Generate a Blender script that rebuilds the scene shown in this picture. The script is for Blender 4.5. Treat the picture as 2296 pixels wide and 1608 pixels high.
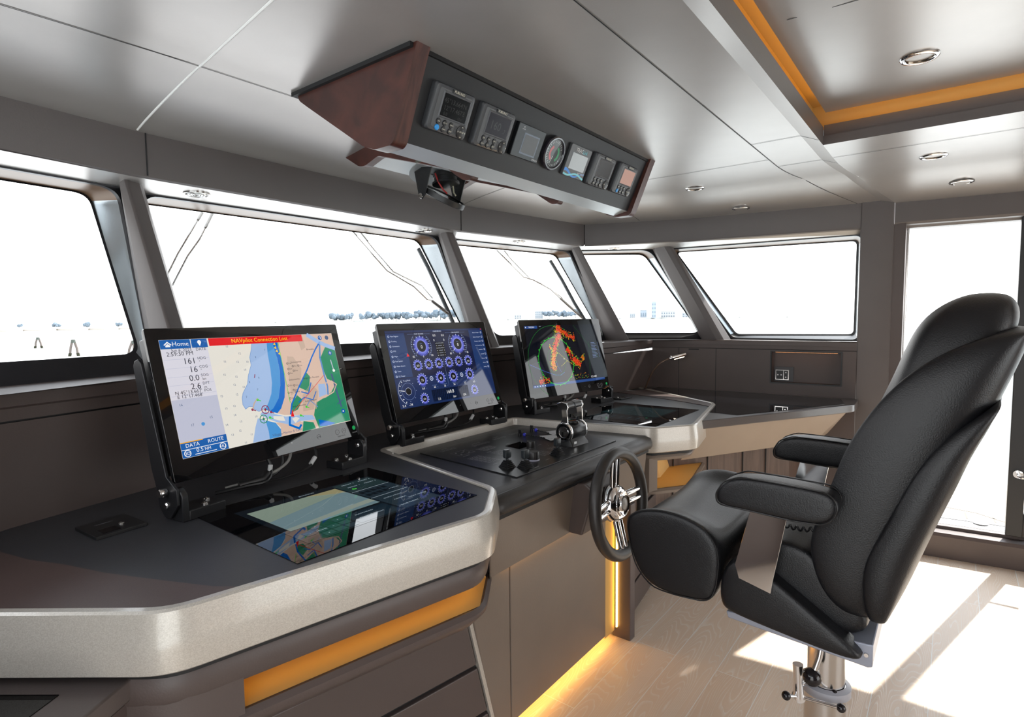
# Yacht wheelhouse, looking across the helm towards the starboard side.
# +X = starboard, +Y = bow, +Z = up, metres, cabin floor at z = 0.
import bpy, bmesh, math, random
from math import sin, cos, tan, pi, radians, sqrt, atan2
from mathutils import Vector, Matrix, noise

for o in list(bpy.data.objects):
    bpy.data.objects.remove(o, do_unlink=True)
S = bpy.context.scene
C = S.collection

# ------------------------------------------------------------------ camera
def camera():
    yaw, pit, rol = radians(37.628), radians(-4.169), radians(-0.599)
    f = Vector((cos(yaw)*cos(pit), sin(yaw)*cos(pit), sin(pit)))
    r = f.cross(Vector((0, 0, 1))).normalized()
    u = r.cross(f)
    r2 = r*cos(rol) + u*sin(rol)
    u2 = u*cos(rol) - r*sin(rol)
    m = Matrix((r2, u2, -f)).transposed().to_4x4()
    m.translation = Vector((0, 0, 1.4))
    cd = bpy.data.cameras.new('camera')
    cd.sensor_width = 36.0
    cd.sensor_fit = 'HORIZONTAL'
    cd.lens = 1285.03/2296*36.0
    cd.clip_start = 0.02
    cd.clip_end = 5000
    o = bpy.data.objects.new('camera', cd)
    o.matrix_world = m
    C.objects.link(o)
    S.camera = o
camera()

# ------------------------------------------------------------------ world, sun, exposure
def world():
    w = bpy.data.worlds.new('hazy_sky')
    S.world = w
    w.use_nodes = True
    nt = w.node_tree
    bg = nt.nodes['Background']
    tc = nt.nodes.new('ShaderNodeTexCoord')
    sp = nt.nodes.new('ShaderNodeSeparateXYZ')
    cr = nt.nodes.new('ShaderNodeValToRGB')
    nt.links.new(tc.outputs['Generated'], sp.inputs[0])
    nt.links.new(sp.outputs['Z'], cr.inputs[0])
    cr.color_ramp.elements[0].position = 0.0
    cr.color_ramp.elements[0].color = (1.0, 0.975, 0.95, 1)
    cr.color_ramp.elements[1].position = 0.55
    cr.color_ramp.elements[1].color = (0.86, 0.92, 1.0, 1)
    nt.links.new(cr.outputs['Color'], bg.inputs['Color'])
    bg.inputs['Strength'].default_value = SKY
SKY = 3.6
world()
def sun():
    l = bpy.data.lights.new('sun', 'SUN')
    l.energy = 9.0
    l.angle = radians(0.6)
    l.color = (1.0, 0.95, 0.88)
    o = bpy.data.objects.new('sun', l)
    el = radians(45.5)
    d = Vector((0.967*cos(el), -0.255*cos(el), sin(el)))   # towards the sun
    o.rotation_euler = d.to_track_quat('Z', 'Y').to_euler()
    o.location = (12, -4, 12)
    C.objects.link(o)
sun()
S.view_settings.view_transform = 'Standard'
S.view_settings.look = 'None'
S.view_settings.exposure = 0.0
S.view_settings.gamma = 1.0
S.view_settings.use_curve_mapping = False
S.cycles.use_denoising = True
S.cycles.max_bounces = 10
S.cycles.diffuse_bounces = 5
S.cycles.glossy_bounces = 5
S.cycles.transparent_max_bounces = 12
S.cycles.caustics_reflective = False
S.cycles.caustics_refractive = False
S.cycles.sample_clamp_indirect = 6.0

# ------------------------------------------------------------------ materials
def lin(c):
    return tuple(((v/255)/12.92 if v/255 <= 0.04045 else (((v/255)+0.055)/1.055)**2.4) for v in c)
MATS = {}
def mat(name, col=(0.5, 0.5, 0.5), rough=0.5, metal=0.0, spec=0.5, emit=None, es=1.0, coat=0.0, bump=0.0, bscale=200.0, vary=0.0, vscale=3.0, sheen=0.0):
    if name in MATS:
        return MATS[name]
    m = bpy.data.materials.new(name)
    m.use_nodes = True
    nt = m.node_tree
    b = nt.nodes['Principled BSDF']
    b.inputs['Base Color'].default_value = (*col, 1)
    b.inputs['Roughness'].default_value = rough
    b.inputs['Metallic'].default_value = metal
    b.inputs['Specular IOR Level'].default_value = spec
    b.inputs['Coat Weight'].default_value = coat
    b.inputs['Coat Roughness'].default_value = 0.08
    if sheen:
        b.inputs['Sheen Weight'].default_value = sheen
    if emit:
        b.inputs['Emission Color'].default_value = (*emit, 1)
        b.inputs['Emission Strength'].default_value = es
    if bump or vary:
        tc = nt.nodes.new('ShaderNodeTexCoord')
    if bump:
        n = nt.nodes.new('ShaderNodeTexNoise')
        n.inputs['Scale'].default_value = bscale
        n.inputs['Detail'].default_value = 3
        nt.links.new(tc.outputs['Object'], n.inputs['Vector'])
        bp = nt.nodes.new('ShaderNodeBump')
        bp.inputs['Strength'].default_value = bump
        bp.inputs['Distance'].default_value = 0.002
        nt.links.new(n.outputs['Fac'], bp.inputs['Height'])
        nt.links.new(bp.outputs['Normal'], b.inputs['Normal'])
    if vary:
        n = nt.nodes.new('ShaderNodeTexNoise')
        n.inputs['Scale'].default_value = vscale
        n.inputs['Detail'].default_value = 5
        nt.links.new(tc.outputs['Object'], n.inputs['Vector'])
        mx = nt.nodes.new('ShaderNodeMix')
        mx.data_type = 'RGBA'
        mx.inputs[6].default_value = (*[c*(1-vary) for c in col], 1)
        mx.inputs[7].default_value = (*[min(1, c*(1+vary)) for c in col], 1)
        nt.links.new(n.outputs['Fac'], mx.inputs[0])
        nt.links.new(mx.outputs[2], b.inputs['Base Color'])
    MATS[name] = m
    return m

def wood_mat(name, c1, c2, scale=(4, 40, 40), rough=0.4, coat=0.0):
    m = mat(name, c1, rough, coat=coat)
    nt = m.node_tree
    b = nt.nodes['Principled BSDF']
    tc = nt.nodes.new('ShaderNodeTexCoord')
    mp = nt.nodes.new('ShaderNodeMapping')
    mp.inputs['Scale'].default_value = scale
    n = nt.nodes.new('ShaderNodeTexNoise')
    n.inputs['Scale'].default_value = 1.0
    n.inputs['Detail'].default_value = 6
    n.inputs['Distortion'].default_value = 0.6
    cr = nt.nodes.new('ShaderNodeValToRGB')
    cr.color_ramp.elements[0].position = 0.38
    cr.color_ramp.elements[0].color = (*c1, 1)
    cr.color_ramp.elements[1].position = 0.66
    cr.color_ramp.elements[1].color = (*c2, 1)
    nt.links.new(tc.outputs['Object'], mp.inputs[0])
    nt.links.new(mp.outputs[0], n.inputs['Vector'])
    nt.links.new(n.outputs['Fac'], cr.inputs[0])
    nt.links.new(cr.outputs[0], b.inputs['Base Color'])
    return m

def floor_mat():
    m = mat('limed_oak_planks', (0.5, 0.43, 0.36), 0.38)
    nt = m.node_tree
    b = nt.nodes['Principled BSDF']
    tc = nt.nodes.new('ShaderNodeTexCoord')
    br = nt.nodes.new('ShaderNodeTexBrick')
    br.offset = 0.42
    br.inputs['Scale'].default_value = 1.0
    br.inputs['Brick Width'].default_value = 1.25
    br.inputs['Row Height'].default_value = 0.1673
    br.inputs['Mortar Size'].default_value = 0.0016
    br.inputs['Mortar Smooth'].default_value = 0.1
    br.inputs['Color1'].default_value = (0.78, 0.61, 0.46, 1)
    br.inputs['Color2'].default_value = (0.84, 0.68, 0.53, 1)
    br.inputs['Mortar'].default_value = (0.90, 0.87, 0.82, 1)
    mo = nt.nodes.new('ShaderNodeMapping')
    mo.inputs['Location'].default_value = (0.30, -0.0235, 0)
    nt.links.new(tc.outputs['Object'], mo.inputs[0])
    nt.links.new(mo.outputs[0], br.inputs['Vector'])
    # limed grain: pale wandering lines along the plank
    mp = nt.nodes.new('ShaderNodeMapping')
    mp.inputs['Scale'].default_value = (1.0, 7.5, 1)
    sc = nt.nodes.new('ShaderNodeVectorMath')
    sc.operation = 'MULTIPLY_ADD'
    sc.inputs[1].default_value = (9, 9, 9)
    nt.links.new(br.outputs['Color'], sc.inputs[0])
    nt.links.new(tc.outputs['Object'], sc.inputs[2])
    nt.links.new(sc.outputs[0], mp.inputs[0])
    n0 = nt.nodes.new('ShaderNodeTexNoise')
    n0.inputs['Scale'].default_value = 1.5
    n0.inputs['Detail'].default_value = 1
    nt.links.new(mp.outputs[0], n0.inputs['Vector'])
    mul = nt.nodes.new('ShaderNodeMath')
    mul.operation = 'MULTIPLY'
    mul.inputs[1].default_value = 26
    nt.links.new(n0.outputs['Fac'], mul.inputs[0])
    fr = nt.nodes.new('ShaderNodeMath')
    fr.operation = 'FRACT'
    nt.links.new(mul.outputs[0], fr.inputs[0])
    n1 = nt.nodes.new('ShaderNodeTexNoise')
    mp1 = nt.nodes.new('ShaderNodeMapping')
    mp1.inputs['Scale'].default_value = (18, 220, 1)
    nt.links.new(tc.outputs['Object'], mp1.inputs[0])
    nt.links.new(mp1.outputs[0], n1.inputs['Vector'])
    n1.inputs['Scale'].default_value = 1.0
    cr = nt.nodes.new('ShaderNodeValToRGB')
    e = cr.color_ramp.elements
    e[0].position = 0.0
    e[0].color = (1, 1, 1, 1)
    e[1].position = 0.34
    e[1].color = (0, 0, 0, 1)
    nt.links.new(fr.outputs[0], cr.inputs[0])
    m1 = nt.nodes.new('ShaderNodeMath')
    m1.operation = 'MULTIPLY'
    nt.links.new(cr.outputs[0], m1.inputs[0])
    nt.links.new(n1.outputs['Fac'], m1.inputs[1])
    mx = nt.nodes.new('ShaderNodeMix')
    mx.data_type = 'RGBA'
    mx.inputs[7].default_value = (0.93, 0.88, 0.81, 1)
    nt.links.new(m1.outputs[0], mx.inputs[0])
    nt.links.new(br.outputs['Color'], mx.inputs[6])
    nt.links.new(mx.outputs[2], b.inputs['Base Color'])
    bp = nt.nodes.new('ShaderNodeBump')
    bp.inputs['Strength'].default_value = 0.25
    bp.inputs['Distance'].default_value = 0.002
    nt.links.new(m1.outputs[0], bp.inputs['Height'])
    nt.links.new(bp.outputs['Normal'], b.inputs['Normal'])
    return m

def glass_mat(name, tint=(1, 1, 1), refl=0.06):
    m = bpy.data.materials.new(name)
    m.use_nodes = True
    nt = m.node_tree
    nt.nodes.remove(nt.nodes['Principled BSDF'])
    out = nt.nodes['Material Output']
    t = nt.nodes.new('ShaderNodeBsdfTransparent')
    t.inputs[0].default_value = (*tint, 1)
    g = nt.nodes.new('ShaderNodeBsdfGlossy')
    g.inputs['Roughness'].default_value = 0.01
    # Schlick reflectance that is the same from both sides of the pane
    ge = nt.nodes.new('ShaderNodeNewGeometry')
    dt = nt.nodes.new('ShaderNodeVectorMath')
    dt.operation = 'DOT_PRODUCT'
    nt.links.new(ge.outputs['Normal'], dt.inputs[0])
    nt.links.new(ge.outputs['Incoming'], dt.inputs[1])
    def math_(op, a, b=None):
        n = nt.nodes.new('ShaderNodeMath')
        n.operation = op
        if hasattr(a, 'links'):
            nt.links.new(a, n.inputs[0])
        else:
            n.inputs[0].default_value = a
        if b is not None:
            n.inputs[1].default_value = b
        return n.outputs[0]
    ab = math_('ABSOLUTE', dt.outputs['Value'])
    om = math_('SUBTRACT', 1.0)
    nt.links.new(ab, om.node.inputs[1])
    fr = math_('ADD', math_('MULTIPLY', math_('POWER', om, 5.0), 0.8), 0.035).node
    mx = nt.nodes.new('ShaderNodeMixShader')
    nt.links.new(fr.outputs[0], mx.inputs[0])
    nt.links.new(t.outputs[0], mx.inputs[1])
    nt.links.new(g.outputs[0], mx.inputs[2])
    nt.links.new(mx.outputs[0], out.inputs[0])
    MATS[name] = m
    return m

M_ceil = mat('ceiling_lacquer', (0.44, 0.415, 0.40), 0.32, metal=0.45, spec=0.6, bump=0.05, bscale=90, vary=0.06, vscale=9)
M_wall = mat('brown_leather_panel', (0.088, 0.066, 0.060), 0.42, bump=0.12, bscale=260, vary=0.10, vscale=6)
M_wall2 = mat('taupe_leather_panel', (0.185, 0.145, 0.115), 0.40, bump=0.10, bscale=220, vary=0.12, vscale=5)
M_counter = mat('taupe_counter_panel', (0.34, 0.275, 0.215), 0.5, bump=0.08, bscale=220, vary=0.06, vscale=7)
M_beam = mat('grey_leather_beam', (0.120, 0.104, 0.100), 0.42, bump=0.10, bscale=240, vary=0.06, vscale=8)
M_gap = mat('shadow_gap', (0.008, 0.008, 0.009), 0.6)
M_revtop = mat('window_reveal_top_reflection', (0.14, 0.082, 0.048), 0.35, metal=0.1)  # same finish as the sides; tan reflection painted into the top
M_reveal = mat('window_reveal_side_reflection', (0.36, 0.40, 0.43), 0.24, metal=0.75)  # bluish sky reflection painted into the side colour
M_gasket = mat('window_gasket', (0.012, 0.012, 0.015), 0.35)
M_glass = glass_mat('window_glass', (0.97, 0.985, 0.985))
M_floor = floor_mat()
M_top = mat('desk_black_leather', (0.040, 0.040, 0.044), 0.42, bump=0.10, bscale=300, vary=0.18, vscale=5)
M_inlay = mat('desk_brown_leather', (0.085, 0.056, 0.050), 0.42, bump=0.10, bscale=300, vary=0.15, vscale=5)
M_black = mat('black_satin', (0.012, 0.012, 0.013), 0.38)
M_blackm = mat('black_anodised', (0.02, 0.02, 0.022), 0.32, metal=0.3)
M_gloss = mat('black_glass', (0.004, 0.004, 0.005), 0.02, spec=0.55)
M_chrome = mat('chrome', (0.85, 0.85, 0.86), 0.06, metal=1.0)
M_steel = mat('polished_steel', (0.72, 0.70, 0.68), 0.14, metal=1.0)
M_brushed = mat('brushed_aluminium', (0.66, 0.70, 0.72), 0.34, metal=0.45)
M_leather = mat('black_chair_leather', (0.0075, 0.0075, 0.009), 0.40, bump=0.35, bscale=330, spec=0.42)
M_wheel = mat('wheel_leather', (0.030, 0.026, 0.024), 0.42, bump=0.2, bscale=350)
M_red = wood_mat('dark_red_wood', (0.048, 0.014, 0.010), (0.095, 0.028, 0.019), (60, 9, 9), 0.42)
M_walnut = wood_mat('brown_wood', (0.075, 0.047, 0.035), (0.125, 0.080, 0.060), (14, 60, 3), 0.45)
M_orangewood = wood_mat('honey_wood', (0.42, 0.20, 0.09), (0.55, 0.27, 0.12), (5, 5, 40), 0.4)
M_led = mat('amber_led', (0.9, 0.4, 0.05), 0.5, emit=(1.0, 0.52, 0.10), es=10.0)
M_ledw = mat('warm_led', (1, 0.8, 0.6), 0.5, emit=(1.0, 0.80, 0.55), es=9.0)
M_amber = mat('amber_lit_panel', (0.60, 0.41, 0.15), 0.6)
M_white = mat('white_label', (0.75, 0.75, 0.75), 0.5)
M_grey = mat('grey_plastic', (0.30, 0.30, 0.31), 0.45)

def trim_mat():
    m = mat('champagne_metallic_paint', (0.6, 0.57, 0.5), 0.36, metal=0.25, coat=0.6)
    nt = m.node_tree
    b = nt.nodes['Principled BSDF']
    tc = nt.nodes.new('ShaderNodeTexCoord')
    v = nt.nodes.new('ShaderNodeTexVoronoi')
    v.inputs['Scale'].default_value = 600
    nt.links.new(tc.outputs['Object'], v.inputs['Vector'])
    hs = nt.nodes.new('ShaderNodeMix')
    hs.data_type = 'RGBA'
    hs.inputs[6].default_value = (0.47, 0.43, 0.375, 1)
    hs.inputs[7].default_value = (0.58, 0.54, 0.48, 1)
    sp = nt.nodes.new('ShaderNodeSeparateColor')
    nt.links.new(v.outputs['Color'], sp.inputs[0])
    nt.links.new(sp.outputs[0], hs.inputs[0])
    nt.links.new(hs.outputs[2], b.inputs['Base Color'])
    return m
M_trim = trim_mat()

# ------------------------------------------------------------------ mesh helpers
V = Vector
class MB:
    """collects polygons and links them as one mesh object"""
    def __init__(s):
        s.v, s.f, s.m = [], [], []
    def poly(s, pts, m=0):
        i = len(s.v)
        s.v += [V(p) for p in pts]
        s.f.append(tuple(range(i, i+len(pts))))
        s.m.append(m)
        return s
    def loft(s, rings, closed=True, cap0=True, cap1=True, m=0):
        n = len(rings[0])
        i = len(s.v)
        for r in rings:
            s.v += [V(p) for p in r]
        for k in range(len(rings)-1):
            for j in range(n if closed else n-1):
                a, b = i+k*n+j, i+k*n+(j+1) % n
                s.f.append((a, b, b+n, a+n))
                s.m.append(m)
        if closed and cap0:
            s.f.append(tuple(range(i+n-1, i-1, -1)))
            s.m.append(m)
        if closed and cap1:
            e = i+(len(rings)-1)*n
            s.f.append(tuple(range(e, e+n)))
            s.m.append(m)
        return s
    def box(s, lo, hi, m=0):
        x0, y0, z0 = lo
        x1, y1, z1 = hi
        return s.loft([[(x0, y0, z0), (x1, y0, z0), (x1, y1, z0), (x0, y1, z0)], [(x0, y0, z1), (x1, y0, z1), (x1, y1, z1), (x0, y1, z1)]], m=m)
    def prism(s, pts, z0, z1, m=0):
        return s.loft([[(p[0], p[1], z0) for p in pts], [(p[0], p[1], z1) for p in pts]], m=m)
    def prism_x(s, pts, x0, x1, m=0):
        return s.loft([[(x0, p[0], p[1]) for p in pts], [(x1, p[0], p[1]) for p in pts]], m=m)
    def tube(s, path, r, seg=10, m=0, closed=False):
        path = [V(p) for p in path]
        rr = r if hasattr(r, '__len__') else [r]*len(path)
        n = len(path)
        rings = []
        up = None
        for i, p in enumerate(path):
            a = path[(i-1) % n] if (i or closed) else p
            b = path[(i+1) % n] if (i < n-1 or closed) else p
            t = (b-a).normalized()
            if up is None:
                up = V((0, 0, 1)) if abs(t.z) < 0.9 else V((1, 0, 0))
            x = t.cross(up).normalized()
            y = x.cross(t).normalized()
            up = y
            rings.append([p + x*(cos(2*pi*k/seg)*rr[i]) + y*(sin(2*pi*k/seg)*rr[i]) for k in range(seg)])
        if closed:
            rings.append(rings[0])
            return s.loft(rings, True, False, False, m)
        return s.loft(rings, m=m)
    def lathe(s, prof, o=(0, 0, 0), ax=(0, 0, 1), seg=24, m=0, cap=True):
        """prof = [(radius, height along axis)]"""
        o = V(o)
        ax = V(ax).normalized()
        x = ax.cross(V((0, 0, 1)) if abs(ax.z) < 0.9 else V((1, 0, 0))).normalized()
        y = ax.cross(x)
        rings = [[o + ax*h + x*(cos(2*pi*k/seg)*r) + y*(sin(2*pi*k/seg)*r) for k in range(seg)] for r, h in prof]
        return s.loft(rings, True, cap, cap, m)
    def sphere(s, c, r, seg=16, m=0):
        n = seg//2
        return s.lathe([(max(1e-4, r*sin(pi*k/n)), -r*cos(pi*k/n)) for k in range(n+1)], c, (0, 0, 1), seg, m)
    def text(s, string, fn, size, m=0, align='CENTER'):
        """lettering laid on a surface: fn maps (x, y) of the text plane to a point"""
        vs, fs = glyphs(string, align)
        i = len(s.v)
        s.v += [V(fn(x*size, y*size)) for x, y in vs]
        for f in fs:
            s.f.append(tuple(i+k for k in f))
            s.m.append(m)
        return s
    def build(s, name, mats, parent=None, smooth=35, bevel=0, seg=2, world=False, label=None):
        me = bpy.data.meshes.new(name)
        vs = s.v
        if world and parent is not None:
            root = parent
            while root.parent:
                root = root.parent
            inv = (Matrix.Translation(root.location) @ root.rotation_euler.to_matrix().to_4x4()).inverted()
            vs = [inv @ p for p in vs]
        me.from_pydata([tuple(p) for p in vs], [], s.f)
        mats = mats if isinstance(mats, (list, tuple)) else [mats]
        for mm in mats:
            me.materials.append(mm)
        if len(mats) > 1:
            me.polygons.foreach_set('material_index', s.m)
        bm = bmesh.new()
        bm.from_mesh(me)
        bmesh.ops.remove_doubles(bm, verts=bm.verts, dist=1e-5)
        bm.to_mesh(me)
        bm.free()
        if smooth:
            me.shade_smooth()
            me.set_sharp_from_angle(angle=radians(smooth))
        me.update()
        o = bpy.data.objects.new(name, me)
        C.objects.link(o)
        if parent is not None:
            o.parent = parent
        if bevel:
            b = o.modifiers.new('bevel', 'BEVEL')
            b.width = bevel
            b.segments = seg
            b.limit_method = 'ANGLE'
            b.angle_limit = radians(35)
            b.harden_normals = False
        if label:
            o['label'] = label
        return o
    def fixnormals(s):
        return s

GL = {}
def glyphs(string, align):
    k = (string, align)
    if k not in GL:
        cu = bpy.data.curves.new('lettering', 'FONT')
        cu.body = string
        cu.align_x = align
        cu.align_y = 'CENTER'
        cu.resolution_u = 2
        ob = bpy.data.objects.new('lettering', cu)
        C.objects.link(ob)
        bpy.context.view_layer.update()
        me = ob.to_mesh()
        GL[k] = ([(v.co.x, v.co.y) for v in me.vertices], [tuple(p.vertices) for p in me.polygons])
        ob.to_mesh_clear()
        bpy.data.objects.remove(ob)
        bpy.data.curves.remove(cu)
    return GL[k]

def recalc(o):
    bm = bmesh.new()
    bm.from_mesh(o.data)
    bmesh.ops.recalc_face_normals(bm, faces=bm.faces)
    bm.to_mesh(o.data)
    bm.free()
    return o
def subdiv(o, lv=2):
    m = o.modifiers.new('subdivision', 'SUBSURF')
    m.levels = lv
    m.render_levels = lv
    return o
def thing(name, label, cat, loc=(0, 0, 0), rz=0.0, group=None):
    o = bpy.data.objects.new(name, None)
    C.objects.link(o)
    o.location = loc
    o.rotation_euler = (0, 0, rz)
    o.empty_display_size = 0.05
    return tag(o, label, cat, group)
def tag(o, label, cat, group=None, kind=None):
    o['label'] = label
    o['category'] = cat
    if group:
        o['group'] = group
    if kind:
        o['kind'] = kind
    return o
def struct(o, label=None):
    o['kind'] = 'structure'
    if label:
        o['label'] = label
    return o
def copy_tree(o, parent=None):
    c = o.copy()
    C.objects.link(c)
    if parent is not None:
        c.parent = parent
    for ch in list(o.children):
        copy_tree(ch, c)
    return c
def rounded(pts, r, n=5):
    """round the corners of a closed 2D/3D polygon; r may be one radius or a list"""
    out = []
    k = len(pts)
    for i in range(k):
        p = V(pts[i])
        a, b = V(pts[i-1]), V(pts[(i+1) % k])
        rr = r[i] if hasattr(r, '__len__') else r
        if rr <= 0:
            out.append(p)
            continue
        da, db = (a-p), (b-p)
        d = min(rr, da.length*0.48, db.length*0.48)
        s, e = p+da.normalized()*d, p+db.normalized()*d
        for j in range(n+1):
            t = j/n
            out.append(s*(1-t)**2 + p*2*t*(1-t) + e*t*t)
    return out
def offset(pts, d):
    """offset an open 2D polyline to its left by d"""
    out = []
    n = len(pts)
    for i in range(n):
        p = V(pts[i]).to_2d()
        if i == 0:
            t = (V(pts[1]).to_2d()-p).normalized()
            nn = V((-t.y, t.x))
        elif i == n-1:
            t = (p-V(pts[i-1]).to_2d()).normalized()
            nn = V((-t.y, t.x))
        else:
            t1 = (p-V(pts[i-1]).to_2d()).normalized()
            t2 = (V(pts[i+1]).to_2d()-p).normalized()
            n1, n2 = V((-t1.y, t1.x)), V((-t2.y, t2.x))
            nn = (n1+n2).normalized()
            nn = nn/max(0.35, nn.dot(n1))
        out.append(p+nn*d)
    return out
def smoothstep(t):
    t = max(0.0, min(1.0, t))
    return t*t*(3-2*t)
def lerp(a, b, t):
    return a+(b-a)*t

# =================================================================== SETTING
X0 = 1.84                       # centre line of the helm
ZB = 2.045                      # top of the header beams
ZH = 1.893                      # underside of the header beams
ZS = 1.228                      # window sill
HR = [(-0.36, 1.80), (-0.10, 2.09), (0.449, 2.184), (0.84, 2.236), (2.486, 2.278), (3.581, 2.100), (3.83, 1.45), (3.975, 0.455)]
SR = [(-0.36, 1.50), (0.337, 1.836), (0.70, 1.925), (1.45, 1.985), (1.90, 2.02), (2.58, 2.003), (3.37, 1.785), (3.895, 1.72), (3.935, 1.15), (3.968, 0.455)]
def wallx(y):
    return 4.019-0.107*y

def seg_dist(p, a, b):
    ab = (b[0]-a[0], b[1]-a[1])
    t = max(0, min(1, ((p[0]-a[0])*ab[0]+(p[1]-a[1])*ab[1])/(ab[0]**2+ab[1]**2)))
    return math.hypot(p[0]-a[0]-t*ab[0], p[1]-a[1]-t*ab[1])
RING = HR[1:]+[(wallx(-3.3), -3.3)]
def zc(x, y):
    d = min(seg_dist((x, y), RING[i], RING[i+1]) for i in range(len(RING)-1))
    k = max(0.0, 1-d/0.48)
    return 2.124-0.079*(0.90*k**1.05+0.10*k**5)
def bo(x):
    return 0.523-(0.165*((x-3.0)/0.98)**2 if x > 3.0 else 0)
def bi(x):
    return 0.462-(0.170*((x-3.0)/0.98)**2 if x > 3.0 else 0)
def hring_y(x):
    for i in range(1, len(HR)-1):
        a, b = HR[i], HR[i+1]
        if a[0] <= x <= b[0]:
            return a[1]+(b[1]-a[1])*(x-a[0])/(b[0]-a[0])
    return HR[-1][1]

def ceiling():
    b = MB()
    xs = sorted(set([round(-0.10+0.09*i, 3) for i in range(46)] + [h[0] for h in HR[1:]]))
    xs = [x for x in xs if x <= 3.975]
    n = 26
    rows = []
    for x in xs:
        y0, y1 = bo(x), hring_y(x)
        rows.append([(x, lerp(y0, y1, 1-(1-k/n)**1.6), zc(x, lerp(y0, y1, 1-(1-k/n)**1.6))) for k in range(n+1)])
    b.loft(rows, closed=False)
    # the beam that carries the raised part: chamfer towards the stern
    b.loft([[(x, bo(x), zc(x, bo(x))), (x, bi(x), zc(x, bi(x))-0.020)] for x in xs], closed=False)
    # lower strip along the starboard side
    ys = [0.462-0.172*i/24 for i in range(25)]+[0.2-0.2*i for i in range(19)]
    ro = []
    for y in ys:
        x1 = wallx(y)
        if y > 0.2901:                         # ends against the curving beam
            x1 = 3.0+0.98*sqrt(max(0, (0.462-y)/0.170))
            x1 = min(x1, wallx(y))
        ro.append([(lerp(2.75, x1, 1-(1-k/14)**1.6), y, zc(lerp(2.75, x1, 1-(1-k/14)**1.6), y)-0.020*min(1, 1)) for k in range(15)])
    b.loft(ro, closed=False)
    # port part beside the recess
    o = struct(b.build('ceiling', M_ceil, smooth=50))
    return o
ceiling()

def ribbon(b, path, w=0.0035, dz=0.0015, m=0):
    """a thin joint line that follows the ceiling"""
    L, R_ = [], []
    for i, p in enumerate(path):
        a = V(path[max(0, i-1)])
        c = V(path[min(len(path)-1, i+1)])
        t = (c-a)
        nn = V((-t.y, t.x, 0)).normalized()*w/2
        L.append(V(p)+nn-V((0, 0, dz)))
        R_.append(V(p)-nn-V((0, 0, dz)))
    b.loft([L, R_], closed=False, m=m)
def ceil_path(x0, y0, x1, y1, n=24, dz=0.0):
    return [(lerp(x0, x1, i/n), lerp(y0, y1, i/n), zc(lerp(x0, x1, i/n), lerp(y0, y1, i/n))-dz) for i in range(n+1)]

def ceiling_joints():
    b = MB()
    ribbon(b, ceil_path(-0.1, 1.735, 1.09, 1.735))
    ribbon(b, ceil_path(2.60, 1.735, 3.74, 1.735))
    ribbon(b, ceil_path(-0.1, 0.717, 3.05, 0.717))
    ribbon(b, [(x, 0.717-0.24*((x-3.05)/0.92)**2, zc(x, 0.717-0.24*((x-3.05)/0.92)**2)) for x in [3.05+0.046*i for i in range(21)]])
    ribbon(b, ceil_path(2.925, 0.717, 2.925, 1.345))
    ribbon(b, ceil_path(2.50, 1.75, 2.49, 2.26))
    ribbon(b, ceil_path(2.62, 0.717, 2.62, 0.523, 4))
    ribbon(b, [(2.62, 0.523, 2.124), (2.655, 0.462, 2.104)])
    ribbon(b, ceil_path(3.086, 0.710, 3.086, bo(3.086), 4))
    ribbon(b, [(3.086, bo(3.086), 2.1235), (3.11, bi(3.11), 2.1035)])
    ribbon(b, ceil_path(2.995, 0.46, 2.995, -3.0, 30, 0.020))
    ribbon(b, [(h[0], h[1]-0.002, ZB+0.002) for h in HR[1:]], 0.012, 0.0)
    ribbon(b, [(wallx(y)-0.003, y, ZB-0.018) for y in (0.29, -1, -3)], 0.008, 0.0)
    struct(b.build('trim_1', M_gap, smooth=0))
    t = MB()
    def sx(y):
        return lerp(0.664, 0.803, (y-0.523)/1.197) if y < 1.72 else lerp(0.803, 0.812, (y-1.72)/0.5)
    ss = [0.523+1.70*i/40 for i in range(41)]
    t.tube([(sx(y), y, zc(sx(y), y)+0.0015) for y in ss], 0.0045, 8)
    struct(t.build('trim_2', mat('chrome_strip_highlight', (0.92, 0.91, 0.89), 0.35)))  # chrome strip; its bright window reflection is painted in as near-white
ceiling_joints()

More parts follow.
